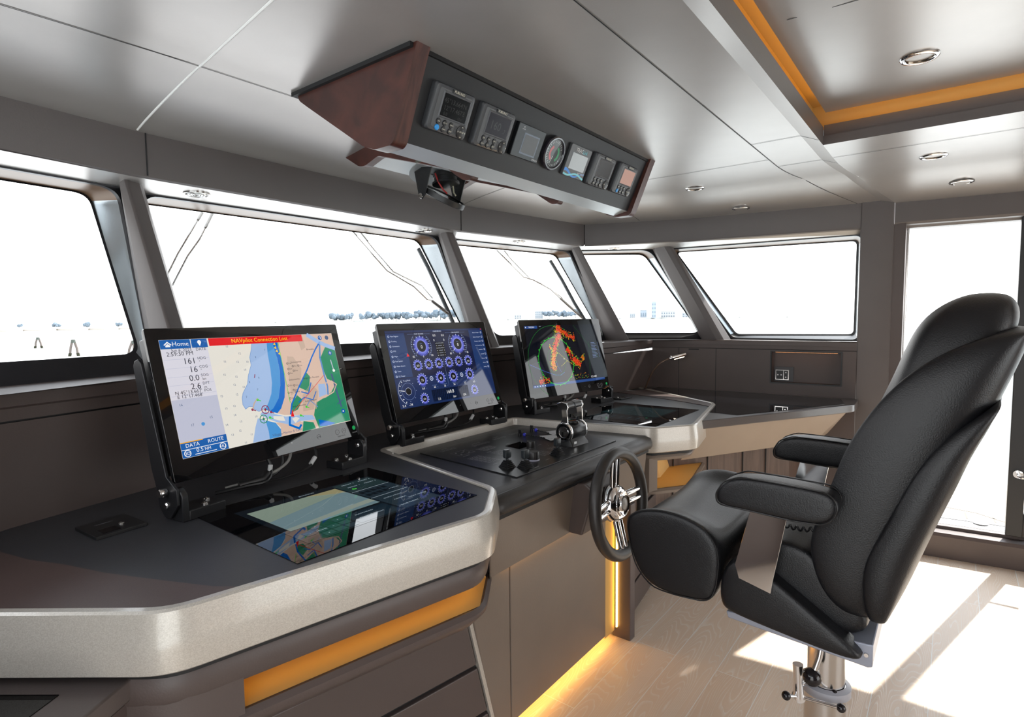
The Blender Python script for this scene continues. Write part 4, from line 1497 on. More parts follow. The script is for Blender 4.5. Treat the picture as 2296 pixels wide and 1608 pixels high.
def monitor(loc, yaw, tilt, z0, h, content, label, lab2, seed):
    t = thing('helm_monitor', label, 'monitor', (loc[0], loc[1], ZD), radians(yaw), 'monitors on the helm desk')
    ct, st = cos(radians(tilt)), sin(radians(tilt))
    W2 = 0.334
    def L(u, v, w):                    # u across, v up the glass, w behind the glass
        return V((u, v*st+w*ct, z0+v*ct-w*st))
    def slab(b, u0, u1, v0, v1, w0, w1, m=0, r=0.006):
        c = rounded([V((u0, v0)), V((u1, v0)), V((u1, v1)), V((u0, v1))], r, 3)
        b.loft([[L(p.x, p.y, w0) for p in c], [L(p.x, p.y, w1) for p in c]], m=m)
    b = MB()
    slab(b, -W2, W2, 0, h, 0.0, 0.010)
    recalc(b.build('front_glass', GLASSB, t, smooth=30, bevel=0.0012))
    b = MB()
    slab(b, -W2+0.004, W2-0.004, 0.004, h-0.004, 0.010, 0.020)
    slab(b, -W2+0.012, W2-0.012, 0.02, h-0.02, 0.020, 0.052)
    recalc(b.build('housing', M_blackm, t, smooth=30, bevel=0.002))
    cv = Canvas(lambda u, v, d: L(-W2+0.032+u*0.6045/1.84, h-0.032-v*(h-0.032-0.056), -d))
    content(cv)
    s = cv.build('screen_picture', cv.mats, t, smooth=0, label=lab2)
    def keys(name):
        k = Canvas(lambda u, v, d: L(u, v, -d))
        k.lab = lambda x0, y0, s_, sz: k.text(s_, lambda x, y: L(x0+x, y0+y, -0.0005), sz, k.mi(M_grey))
        return k
    k = keys(0)
    for u, s_ in ((0.232, '-'), (0.262, '+')):
        k.ring(u, 0.028, 0.0085, 0.0016, M_grey, n=18)
        k.lab(u, 0.028, s_, 0.014)
    k.lab(0.247, 0.0125, 'BRILLIANCE', 0.0065)
    k.build('brilliance_keys', k.mats, t, smooth=0)
    k = keys(0)
    k.ring(0.150, 0.028, 0.0075, 0.0014, M_grey, n=18)
    k.lab(0.150, 0.028, 'menu', 0.0065)
    k.build('menu_key', k.mats, t, smooth=0)
    k = keys(0)
    k.disc(0.310, 0.030, 0.0075, em('power_green', (30, 150, 80)))
    k.lab(0.310, 0.014, 'ON/OFF', 0.0065)
    k.build('power_key', k.mats, t, smooth=0)
    for u, r_ in ((0.040, 0.002), (0.112, 0.0012)):
        k = keys(0)
        k.disc(u, 0.030, r_, M_white, 8)
        k.build('indicator_dot', k.mats, t, smooth=0)
    for sg in (-1, 1):
        # tilting arm beside the housing, then the L-shaped foot
        a = MB()
        x0, x1 = sg*(W2+0.002), sg*(W2+0.010)
        pr = []
        for v, w in ((h-0.085, 0.024), (h-0.072, 0.034), (h-0.074, 0.050), (h-0.085, 0.060), (0.05, 0.072)):
            p = L(0, v, w)
            pr.append((p.y, p.z))
        pr += [(0.062, 0.07), (0.055, 0.03), (0.035, 0.008), (0.010, 0.008), (-0.022, 0.045), (-0.020, 0.085)]
        p = L(0, 0.02, 0.012)
        pr.append((p.y+0.004, p.z))
        a.prism_x(pr, x0, x1)
        arm = recalc(a.build('bracket_arm', M_blackm, t, smooth=30, bevel=0.0015))
        f = MB()
        u0, u1 = sg*(W2+0.001), sg*(W2-0.016)
        up = rounded([V((-0.028, 0.0)), V((0.048, 0.0)), V((0.048, 0.075)), V((-0.010, 0.088)), V((-0.028, 0.070))], [0, 0, .012, .02, .012], 4)
        f.prism_x([(q.x, q.y) for q in up], min(u0, u1), max(u0, u1))
        ua, ub = sg*(W2-0.016), sg*(W2-0.118)
        f.box((min(ua, ub), -0.028, 0.0), (max(ua, ub), 0.048, 0.026))
        ft = recalc(f.build('bracket_foot', M_blackm, t, smooth=30, bevel=0.0025))
        for bx, by in ((0.040, 0.030), (0.068, -0.012), (0.096, 0.022)):
            q = MB()
            q.lathe([(0.0085, 0), (0.0085, 0.0025), (0.006, 0.005), (0.003, 0.005), (0.003, 0.003)], (sg*(W2-bx), by, 0.026), (0, 0, 1), 14)
            recalc(q.build('bolt', M_steel, ft, smooth=40))
        for zz, yy, big in ((0.076, 0.020, True), (0.040, 0.022, False)):
            q = MB()
            if big:
                q.lathe([(0.008, 0), (0.011, 0.004), (0.011, 0.018), (0.009, 0.021), (0.002, 0.021)], (sg*(W2+0.010), yy, zz), (sg, 0, 0), 16)
            else:
                q.lathe([(0.009, 0), (0.009, 0.003), (0.006, 0.006), (0.003, 0.006)], (sg*(W2+0.010), yy, zz), (sg, 0, 0), 14)
            recalc(q.build('bolt', M_steel, arm, smooth=40))
        q = MB()
        q.lathe([(0.010, 0), (0.010, 0.003), (0.006, 0.006)], (sg*(W2-0.016), 0.0, 0.062), (-sg, 0, 0), 14)
        recalc(q.build('bolt', M_steel, ft, smooth=40))
    # plugs and cables below the housing
    rnd = random.Random(seed)
    def cable(path, r, m, name='cable'):
        q = MB()
        pts = []
        P = [V(p) for p in path]
        for i in range(len(P)-1):
            a, b_, c, d = P[max(0, i-1)], P[i], P[i+1], P[min(len(P)-1, i+2)]
            for j in range(6):
                s_ = j/6
                pts.append(0.5*((2*b_)+(c-a)*s_+(2*a-5*b_+4*c-d)*s_*s_+(3*b_-a-3*c+d)*s_**3))
        pts.append(P[-1])
        q.tube(pts, r, 8)
        return q.build(name, m, t)
    cable([(-0.02, 0.07, 0.115), (0.0, 0.06, 0.055), (-0.03, 0.04, 0.022), (-0.09, 0.06, 0.018), (-0.16, 0.10, 0.010)], 0.006, M_black)
    cable([(0.09, 0.07, 0.12), (0.06, 0.05, 0.06), (-0.02, 0.06, 0.03), (-0.12, 0.11, 0.012)], 0.0045, mat('grey_cable', (0.32, 0.31, 0.29), 0.5))
    cable([(0.17, 0.07, 0.12), (0.165, 0.04, 0.06), (0.12, 0.03, 0.026), (0.03, 0.05, 0.012), (-0.06, 0.10, 0.010)], 0.004, M_black)
    cable([(0.05, 0.08, 0.12), (0.045, 0.06, 0.05), (0.0, 0.08, 0.016), (-0.05, 0.14, 0.010)], 0.005, M_black)
    q = MB()
    q.tube([(-0.015, 0.055, 0.040), (-0.035, 0.050, 0.026), (-0.10, 0.075, 0.020)], [0.012, 0.013, 0.013], 12)
    q.build('plug', M_black, t)
    for p0, p1 in (((0.0, 0.059, 0.060), (-0.006, 0.056, 0.042)), ((0.157, 0.036, 0.052), (0.134, 0.032, 0.034))):
        q = MB()
        q.tube([p0, p1], 0.0072, 10)
        q.build('cable_label', M_white, t)
    return t
monitor((0.935, 1.604), 9.6, 14.4, 0.097, 0.405, chart_screen, 'left monitor showing a sea chart with a red connection warning', 'sea chart with data column', 1)
monitor((1.840, 1.738), -0.3, 15.9, 0.087, 0.416, engine_screen, 'middle monitor showing round blue engine gauges', 'dark blue engine gauge page', 2)
monitor((2.735, 1.679), -9.5, 11.8, 0.077, 0.424, radar_screen, 'right monitor showing an orange and red radar echo picture', 'radar picture with green range rings', 3)

# =================================================================== THINGS ON THE DESK
def touch_panel(sgn):
    f = (lambda x: x) if sgn == 1 else (lambda x: 2*X0-0.012-x)
    lab = 'black glass touch panel in the left desk wing showing a grey-green camera view' if sgn == 1 else 'black glass touch panel in the right desk wing with a dim dark display'
    t = thing('touch_panel', lab, 'touch screen', (f(0.932), 1.316, ZD), group='glass touch panels in the desk')
    b = MB()
    c = [(f(0.648), 1.564), (f(0.643), 1.066), (f(1.212), 1.066), (f(1.220), 1.564)]
    b.loft([[(x, y, ZD-0.001) for x, y in c], [(x, y, ZD+0.0018) for x, y in c]])
    recalc(b.build('glass', GLASSP, t, smooth=0, world=True))
    rot = 1
    cv = Canvas(lambda u, v, d: V((lerp(0.718, 1.150, u) if sgn == 1 else lerp(2.52, 2.952, u), lerp(1.481, 1.140, v), ZD+0.0018+d)))
    D1, D2 = em('panel_dark', (14, 20, 26)), em('panel_key', (30, 42, 50))
    D3 = em('panel_text', (150, 165, 175))
    if sgn == 1:
        cam1, cam2, sand, rail = em('camera_green', (116, 130, 118)), em('camera_blue', (96, 118, 124)), em('camera_sand', (134, 128, 96)), em('camera_rope', (120, 130, 124))
        cv.rect(0, 0, 1, 1, D1)
        cv.up()
        cv.rect(.04, .095, .665, .70, cam1)
        cv.rect(.68, .03, .99, .30, em('panel_teal', (30, 46, 48)))
        cv.rect(.68, .33, .99, .56, D2)
        cv.rect(.68, .58, .99, .98, D2)
        cv.rect(.36, .74, .66, .97, em('panel_blue', (18, 32, 42)))
        cv.up()
        cv.area([(.04, .42), (.665, .22), (.665, .70), (.04, .70)], cam2)
        cv.area([(.04, .645), (.665, .56), (.665, .64), (.04, .70)], sand)
        cv.area([(.44, .095), (.665, .095), (.665, .26), (.60, .22)], sand)
        cv.line([(.04, .60), (.40, .40), (.64, .19)], .004, rail)
        for r_ in range(3):
            for c_ in range(4):
                if (r_, c_) in ((0, 0), (2, 0), (0, 2)):
                    continue
                cv.rect(.05+.075*c_, .735+.085*r_, .115+.075*c_, .805+.085*r_, D2)
        for k in range(5):
            cv.rect(.70+.045*k, .36, .735+.045*k, .42, D1)
            cv.rect(.70+.045*k, .45, .735+.045*k, .51, D1)
        cv.line([(.68, .315), (.99, .315)], .006, D3)
        cv.line([(.68, .57), (.99, .57)], .006, D3)
        cv.up()
        for u, v, s in ((.78, .08, 'PRESET 2'), (.92, .08, 'PRESET 4'), (.78, .17, 'PRESET 1'), (.92, .17, 'PRESET 3'), (.48, .80, 'MASTHEAD'), (.49, .88, 'ENGINE ROOM'), (.80, .66, 'GYRO MODE'), (.80, .75, 'CAMERA'), (.92, .80, 'NEXT PRESET'), (.78, .90, 'SAVE PRESET'), (.93, .48, 'FOCUS')):
            cv.txt(u, v, s, .026, D3)
        for u, v, s in ((.082, .855, '-'), (.157, .77, '^'), (.157, .855, 'HOME'), (.157, .94, 'v'), (.232, .855, '>'), (.307, .77, '+')):
            cv.txt(u, v, s, .024, D3)
        cv.ring(.745, .235, .014, .006, E_lime, n=14)
        cv.txt(.47, .045, 'BONNING', .024, D3)
    else:
        T1, T2, T3 = em('dim_teal', (20, 34, 36)), em('dim_black', (7, 10, 12)), em('dim_speck', (52, 70, 78))
        cv.rect(0, 0, 1, 1, T2)
        cv.up()
        cv.rect(.34, .05, .97, .95, T1)
        cv.rect(.03, .05, .31, .95, em('dim_grey', (14, 18, 20)))
        cv.up()
        rnd = random.Random(8)
        for i in range(46):
            u, v = rnd.uniform(.38, .90), rnd.uniform(.10, .88)
            cv.disc(u, v, rnd.uniform(.003, .010), T3, 8)
        cv.line([(.40, .12), (.60, .10), (.80, .18)], .005, T3)
        cv.line([(.62, .75), (.78, .60), (.90, .66)], .005, T3)
        for k in range(6):
            cv.txt(.17, .12+.13*k, 'PRESET %d' % (k+1), .030, T3)
        cv.disc(.26, .85, .016, em('dim_green', (30, 110, 80)), 12)
    cv.build('display', cv.mats, t, smooth=0, world=True)
touch_panel(1)
touch_panel(-1)

def switch_plate(sgn):
    f = (lambda x: x) if sgn == 1 else (lambda x: 2*X0-0.01-x)
    t = thing('switch_plate', 'small black plate with a steel button %s' % ('on the desk left of the chart monitor' if sgn == 1 else 'on the desk right of the radar monitor'), 'switch plate', (f(0.487), 1.63, ZD), group='small black plates on the desk')
    c = [(f(0.428), 1.684), (f(0.436), 1.562), (f(0.548), 1.576), (f(0.540), 1.702)]
    b = MB()
    b.loft([[(x, y, ZD) for x, y in c], [(x, y, ZD+0.008) for x, y in c]])
    recalc(b.build('plate', M_black, t, smooth=0, bevel=0.001, world=True))
    def q(u, v):
        a, b_, c_, d = [V((*p, 0)) for p in c]
        p = a.lerp(d, u).lerp(b_.lerp(c_, u), v)
        return (p.x, p.y)
    k = MB()
    k.loft([[(*q(u, v), z) for u, v in ((.18, .62), (.18, .90), (.52, .90), (.52, .62))] for z in (ZD+0.008, ZD+0.0086)])
    recalc(k.build('reader_window', M_gloss, t, smooth=0, world=True))
    k = MB()
    k.lathe([(0.007, 0), (0.007, 0.002), (0.005, 0.003), (0.002, 0.002)], (*q(.66, .60), ZD+0.008), (0, 0, 1), 16)
    recalc(k.build('push_button', M_steel, t, world=True))
    k = MB()
    a, bb = V((*q(.3, .28), 0)), V((*q(.6, .28), 0))
    ang = atan2((bb-a).y, (bb-a).x)
    if sgn == -1:
        ang += pi
    ctr = (a+bb)/2
    k.text('FINGERPRINT', lambda x, y: (ctr.x+x*cos(ang)-y*sin(ang), ctr.y+x*sin(ang)+y*cos(ang), ZD+0.0083), 0.007)
    k.build('lettering', M_grey, t, smooth=0, world=True)
switch_plate(1)
switch_plate(-1)

ZP = 0.8665
def control_panel():
    t = thing('control_panel', 'flat black control panel with fine white key markings on the dashboard', 'control panel', (1.86, 1.4, 0.862))
    c = [(1.545, 1.655), (1.495, 1.138), (2.190, 1.130), (2.243, 1.648)]
    b = MB()
    b.loft([[(x, y, 0.861) for x, y in c], [(x, y, ZP) for x, y in c]])
    recalc(b.build('panel_plate', mat('panel_black', (0.013, 0.013, 0.014), 0.30, bump=0.03, bscale=500), t, smooth=0, bevel=0.0008, world=True))
    g = MB()
    g.loft([[(x, y, ZP-0.0005) for x, y in ((1.831, 1.452), (1.822, 1.372), (1.925, 1.372), (1.932, 1.452))], [(x, y, ZP+0.0008) for x, y in ((1.831, 1.452), (1.822, 1.372), (1.925, 1.372), (1.932, 1.452))]])
    recalc(g.build('small_display', M_gloss, t, smooth=0, world=True))
    m = MB()
    W = mat('engraving_white', (0.55, 0.55, 0.56), 0.5)
    z = ZP+0.0006
    def dot(x, y, r):
        m.poly([(x+r*cos(2*pi*k/10), y+r*sin(2*pi*k/10), z) for k in range(10)])
    def ln(x0, y0, x1, y1, w=0.0010):
        a, b_ = V((x0, y0)), V((x1, y1))
        t_ = (b_-a).normalized()
        n = V((-t_.y, t_.x))*w/2
        m.poly([(*(a-n), z), (*(b_-n), z), (*(b_+n), z), (*(a+n), z)])
    def frame(x, y, w, h):
        for q in ((x, y, x+w, y), (x, y+h, x+w, y+h), (x, y, x, y+h), (x+w, y, x+w, y+h)):
            ln(*q)
    def tx(x, y, s, size=0.009):
        m.text(s, lambda a, b_: (x+a, y+b_, z), size)
    def keys(x, y, nx, ny, dx, dy, s, lab=True):
        for i in range(nx):
            for j in range(ny):
                cx, cy = x+i*dx, y+j*dy
                frame(cx-s/2, cy-s/2, s, s)
                dot(cx, cy, s*0.12)
                if lab:
                    ln(cx-s*.3, cy-s*.36, cx+s*.3, cy-s*.36, 0.0012)
    # key groups, rear row first
    keys(1.615, 1.600, 4, 1, .022, 0, .016)
    tx(1.648, 1.622, 'WIPERS')
    keys(1.760, 1.560, 5, 1, .022, 0, .015)
    tx(1.80, 1.585, 'NAV LIGHTS')
    keys(1.905, 1.570, 4, 1, .022, 0, .015)
    keys(2.03, 1.575, 5, 1, .020, 0, .015)
    tx(1.94, 1.594, 'ALARMS')
    frame(1.600, 1.490, .085, .055)
    for a in ((1.620, 1.532), (1.620, 1.503), (1.665, 1.532), (1.665, 1.503)):
        dot(*a, 0.0042)
    ln(1.634, 1.518, 1.651, 1.518, 0.003)
    keys(1.725, 1.480, 4, 2, .022, .024, .017)
    tx(1.757, 1.466, 'SEARCHLIGHT')
    keys(1.590, 1.340, 3, 5, .024, .022, .017)
    keys(1.710, 1.375, 3, 3, .023, .022, .016)
    keys(1.795, 1.235, 3, 3, .024, .022, .017)
    keys(1.900, 1.255, 3, 2, .022, .022, .016)
    for a in ((1.64, 1.262), (1.68, 1.262), (1.72, 1.262), (1.94, 1.31), (1.96, 1.33)):
        dot(*a, 0.0022)
    for x, y in ((1.575, 1.305), (1.735, 1.185), (1.622, 1.155), (1.865, 1.155), (1.70, 1.44), (1.86, 1.47), (1.92, 1.35)):
        ln(x, y, x+.026, y, 0.0026)
    tx(1.615, 1.472, 'ANCHOR')
    tx(1.965, 1.225, 'STERN THRUSTER', 0.0075)
    tx(1.60, 1.275, 'BOW THRUSTER', 0.0075)
    m.build('engraving', W, t, smooth=0, world=True)
control_panel()

def joystick(x, y, label, loc2):
    t = thing('joystick', label, 'joystick', (x, y, ZP), radians(-6), 'small joysticks with ribbed boots')
    b = MB()
    rings = []
    for k in range(5):
        h = 0.0055*k
        s0, s1 = 0.024-0.0030*k, 0.0205-0.0030*k
        for s, hh in ((s0, h), (s0, h+0.002), (s1, h+0.0035)):
            rings.append([(p.x, p.y, hh) for p in rounded([V((-s, -s)), V((s, -s)), V((s, s)), V((-s, s))], s*.35, 3)])
    b.loft(rings)
    recalc(b.build('rubber_boot', M_black, t, smooth=30))
    k = MB()
    k.lathe([(0.005, 0.026), (0.005, 0.034)], seg=10)
    k.loft([[(p.x, p.y, h) for p in rounded([V((-s, -s*.6)), V((s, -s*.6)), V((s, s*.6)), V((-s, s*.6))], s*.3, 3)] for s, h in ((0.012, 0.033), (0.0145, 0.037), (0.0145, 0.060), (0.012, 0.063))])
    recalc(k.build('grip', mat('joystick_grip', (0.025, 0.030, 0.034), 0.35), t, smooth=30))
joystick(1.578, 1.243, 'small black joystick on the dashboard, left of the pair', 0)
joystick(1.612, 1.188, 'small black joystick of the pair nearer the wheel', 0)
joystick(1.838, 1.200, 'small black joystick standing alone in front of the throttle', 0)

def dial(x, y, r, h, label, lit):
    t = thing('rotary_knob', label, 'knob', (x, y, ZP), 0, 'round rotary knobs')
    b = MB()
    b.lathe([(r*1.02, 0), (r*1.02, 0.003), (r*0.97, 0.005)], seg=32)
    recalc(b.build('base_ring', mat('pale_ring', (0.45, 0.45, 0.56), 0.3) if lit else M_black, t))
    k = MB()
    n = 48
    rings = []
    for rr, hh in ((r*.97, 0.005), (r*.97, h-0.003), (r*.90, h), (r*.80, h), (r*.76, h-0.001), (0.001, h-0.001)):
        rings.append([(rr*(1-(0.025 if i % 2 and rr > r*.92 else 0))*cos(2*pi*i/n), rr*(1-(0.025 if i % 2 and rr > r*.92 else 0))*sin(2*pi*i/n), hh) for i in range(n)])
    k.loft(rings)
    recalc(k.build('cap', mat('knob_black', (0.02, 0.018, 0.018), 0.35), t, smooth=40))
dial(1.712, 1.225, 0.0245, 0.034, 'large round black knob with a pale base ring', True)
dial(1.858, 1.340, 0.0185, 0.030, 'small fluted black knob beside the black square display', False)

def key_tag(px, py, pts, label, dz):
    t = thing('key_tag', label, 'key tag', (px, py, ZP), 0, 'keys with white tags')
    b = MB()
    b.lathe([(0.0075, 0), (0.0075, 0.012), (0.006, 0.014)], (px, py, ZP), (0, 0, 1), 14)
    b.box((px-0.003, py-0.007, ZP+0.013), (px+0.003, py+0.007, ZP+0.030))
    recalc(b.build('key', M_black, t, world=True))
    s = MB()
    a = V(pts[0]).lerp(V(pts[3]), 0.5)
    p0 = V((px+0.012, py-0.016, ZP+0.008))
    s.sphere(p0, 0.0085, 12)
    s.build('bead', mat('blue_bead', (0.06, 0.07, 0.75), 0.25), t, world=True, label='bright blue bead')
    c = MB()
    pa = [V((px, py, ZP+0.022)), p0, V((lerp(p0.x, a.x, .5), lerp(p0.y, a.y, .5)+.004, ZP+0.006)), V((a.x, a.y, ZP+0.005))]
    c.tube(pa, 0.0022, 6)
    n = 9
    for i in range(n):
        c.sphere(pa[1].lerp(pa[3], (i+.5)/n)+V((0, 0, 0.001)), 0.0032, 8)
    c.build('cord', M_black, t, world=True)
    g = MB()
    g.loft([[(x, y, z+ZP+dz) for (x, y), z in zip(pts, (0.004, 0.006, 0.010, 0.004))], [(x, y, z+ZP+dz+0.0012) for (x, y), z in zip(pts, (0.004, 0.006, 0.010, 0.004))]])
    pl = recalc(g.build('paper_tag', M_white, t, smooth=0, world=True))
    w = MB()
    P = [V((x, y, z+ZP+dz+0.0015)) for (x, y), z in zip(pts, (0.004, 0.006, 0.010, 0.004))]
    for k in range(6):
        v0, v1 = .14+.12*k, .17+.12*k
        for u0, u1 in ((.12, .12+.3+.1*(k % 3)), (.58, .92)):
            w.poly([P[0].lerp(P[1], u).lerp(P[3].lerp(P[2], u), v) for u, v in ((u0, v0), (u1, v0), (u1, v1), (u0, v1))])
    w.build('tag_print', M_grey, pl, smooth=0, world=True)
key_tag(2.021, 1.517, [(2.062, 1.440), (2.110, 1.395), (2.070, 1.318), (2.008, 1.345)], 'key with a blue bead and white paper tag, nearer the wheel', 0.0)
key_tag(2.135, 1.535, [(2.150, 1.470), (2.205, 1.440), (2.170, 1.375), (2.112, 1.400)], 'key with a blue bead and white paper tag, behind the other key', 0.0)

def throttle():
    t = thing('throttle_lever', 'chrome and black twin throttle lever unit on the dashboard', 'throttle', (2.035, 1.255, 0.862), radians(-3))
    b = MB()
    b.loft([[(p.x, p.y, z) for p in rounded([V((-a, -c)), V((a, -c)), V((a, c)), V((-a, c))], 0.008, 3)] for a, c, z in ((0.062, 0.046, 0.004), (0.060, 0.044, 0.012), (0.056, 0.026, 0.034))])
    recalc(b.build('base', M_black, t, smooth=30))
    q = MB()
    q.box((-0.045, -0.0425, 0.014), (-0.027, -0.0395, 0.024))
    q.build('badge', M_steel, t)
    zc_ = 0.060
    r = MB()
    r.lathe([(0.0375, -0.050), (0.0385, -0.048), (0.0385, 0.048), (0.0375, 0.050)], (0, 0, zc_), (1, 0, 0), 36)
    recalc(r.build('barrel', M_blackm, t, smooth=40))
    for sg in (-1, 1):
        c = MB()
        c.lathe([(0.0400, 0.048), (0.0405, 0.051), (0.0405, 0.058), (0.0385, 0.062), (0.0345, 0.062), (0.034, 0.0605)], (0, 0, zc_), (sg, 0, 0), 36, 0)
        c.lathe([(0.0345, 0.0605), (0.024, 0.0605)], (0, 0, zc_), (sg, 0, 0), 36, 1, False)
        c.lathe([(0.0245, 0.0605), (0.0245, 0.0635), (0.0225, 0.0635), (0.020, 0.056), (0.008, 0.052), (0.0001, 0.056)], (0, 0, zc_), (sg, 0, 0), 36, 0, False)
        recalc(c.build('end_cap', [M_chrome, M_gloss], t, smooth=40))
        a = MB()
        x0, x1 = (sg*0.050, sg*0.058)
        pr = [(-0.018, 0.098), (-0.016, 0.150), (-0.022, 0.166), (-0.014, 0.182), (0.012, 0.186), (0.036, 0.178), (0.032, 0.166), (0.012, 0.152), (0.010, 0.120), (0.018, 0.094)]
        a.prism_x(pr, min(x0, x1), max(x0, x1))
        recalc(a.build('lever', M_chrome, t, smooth=30, bevel=0.0025))
    for x0, x1 in ((-0.050, -0.003), (0.003, 0.050)):
        h = MB()
        pr = [(-0.018, 0.166), (-0.012, 0.180), (0.010, 0.184), (0.034, 0.177), (0.030, 0.166), (0.010, 0.156), (-0.012, 0.156)]
        h.prism_x(rounded([V(p) for p in pr], 0.008, 3), x0, x1)
        recalc(h.build('grip', mat('throttle_grip', (0.05, 0.055, 0.06), 0.3), t, smooth=40))
    d = MB()
    d.lathe([(0.034, 0.094), (0.037, 0.096), (0.035, 0.101), (0.028, 0.103), (0.001, 0.103)], (0, 0.002, 0), (0, 0, 1), 28)
    recalc(d.build('top_pad', M_gloss, t, smooth=40))
throttle()

def steering_wheel():
    t = thing('steering_wheel', 'steering wheel with dark leather rim and chrome twin-bar spokes', 'steering wheel', (1.84, 0.950, 0.722))
    a = radians(6)
    ax = V((0, -cos(a), sin(a)))
    ux = V((1, 0, 0))
    uy = ax.cross(ux)
    if uy.z < 0:
        uy = -uy
    def P(r, th, d):
        return ux*(r*cos(th))+uy*(r*sin(th))+ax*d
    R = 0.181
    b = MB()
    b.tube([P(R, 2*pi*k/64, 0.018) for k in range(64)], 0.0215, 16, closed=True)
    b.build('rim', M_wheel, t, smooth=60)
    h = MB()
    h.lathe([(0.040, -0.030), (0.066, -0.022), (0.070, -0.010), (0.067, 0.006), (0.058, 0.020), (0.047, 0.027)], (0, 0, 0), ax, 40)
    recalc(h.build('hub', M_chrome, t, smooth=60))
    c = MB()
    c.lathe([(0.047, 0.026), (0.048, 0.032), (0.044, 0.034), (0.041, 0.031), (0.030, 0.029), (0.026, 0.034), (0.0255, 0.036), (0.021, 0.036)], (0, 0, 0), ax, 36, 0, False)
    c.lathe([(0.0225, 0.0355), (0.0001, 0.0365)], (0, 0, 0), ax, 28, 1, False)
    recalc(c.build('hub_cap', [M_chrome, mat('hub_badge', (0.35, 0.34, 0.33), 0.3, metal=0.5)], t, smooth=50))
    for th in (pi/2, 0, -pi/2, pi):
        s = MB()
        for off in (-0.0155, 0.0155):
            e = V((cos(th+pi/2), sin(th+pi/2)))*off
            def Q(r, d):
                p = V((cos(th), sin(th)))*r+e
                return ux*p.x+uy*p.y+ax*d
            s.tube([Q(0.052, 0.0), Q(0.085, 0.004), Q(0.165, 0.016)], [0.0105, 0.0105, 0.0095], 12)
        s.build('spoke', M_chrome, t, smooth=50)
    k = MB()
    k.tube([ax*-0.02, ax*-0.15], [0.040, 0.046], 24)
    k.build('column_shaft', M_black, t)
steering_wheel()

def lamp():
    t = thing('reading_lamp', 'slim gooseneck reading lamp with a lit chrome head at the right end of the desk', 'lamp', (3.672, 1.672, ZD))
    b = MB()
    b.lathe([(0.016, 0), (0.016, 0.004), (0.007, 0.008)], (3.672, 1.672, ZD), (0, 0, 1), 18)
    recalc(b.build('base', M_black, t, world=True))
    P = [V(p) for p in ((3.672, 1.672, 0.895), (3.668, 1.645, 0.96), (3.672, 1.620, 1.012), (3.690, 1.588, 1.062), (3.715, 1.560, 1.088), (3.760, 1.530, 1.106))]
    pts = []
    for i in range(len(P)-1):
        a, b_, c, d = P[max(0, i-1)], P[i], P[i+1], P[min(len(P)-1, i+2)]
        for j in range(6):
            s_ = j/6
            pts.append(0.5*((2*b_)+(c-a)*s_+(2*a-5*b_+4*c-d)*s_*s_+(3*b_-a-3*c+d)*s_**3))
    pts.append(P[-1])
    k = MB()
    k.tube(pts, 0.0065, 10)
    k.build('gooseneck', mat('neck_bronze', (0.10, 0.06, 0.04), 0.35, metal=0.4), t, world=True)
    h = MB()
    a, c = V((3.752, 1.535, 1.104)), V((3.850, 1.462, 1.128))
    h.tube([a, a.lerp(c, .12), a.lerp(c, .14), c], [0.008, 0.010, 0.0155, 0.0155], 18)
    hd = h.build('lamp_head', M_chrome, t, world=True)
    l = MB()
    dn = V((-0.25, -0.35, -0.9)).normalized()
    d = (c-a).normalized()
    s = d.cross(dn).normalized()
    o1, o2 = a.lerp(c, .30), a.lerp(c, .92)
    l.poly([o1+dn*0.0157-s*0.006, o2+dn*0.0157-s*0.006, o2+dn*0.0157+s*0.006, o1+dn*0.0157+s*0.006])
    l.build('light_bar', M_ledw, hd, smooth=0, world=True, label='glowing warm light bar')
lamp()

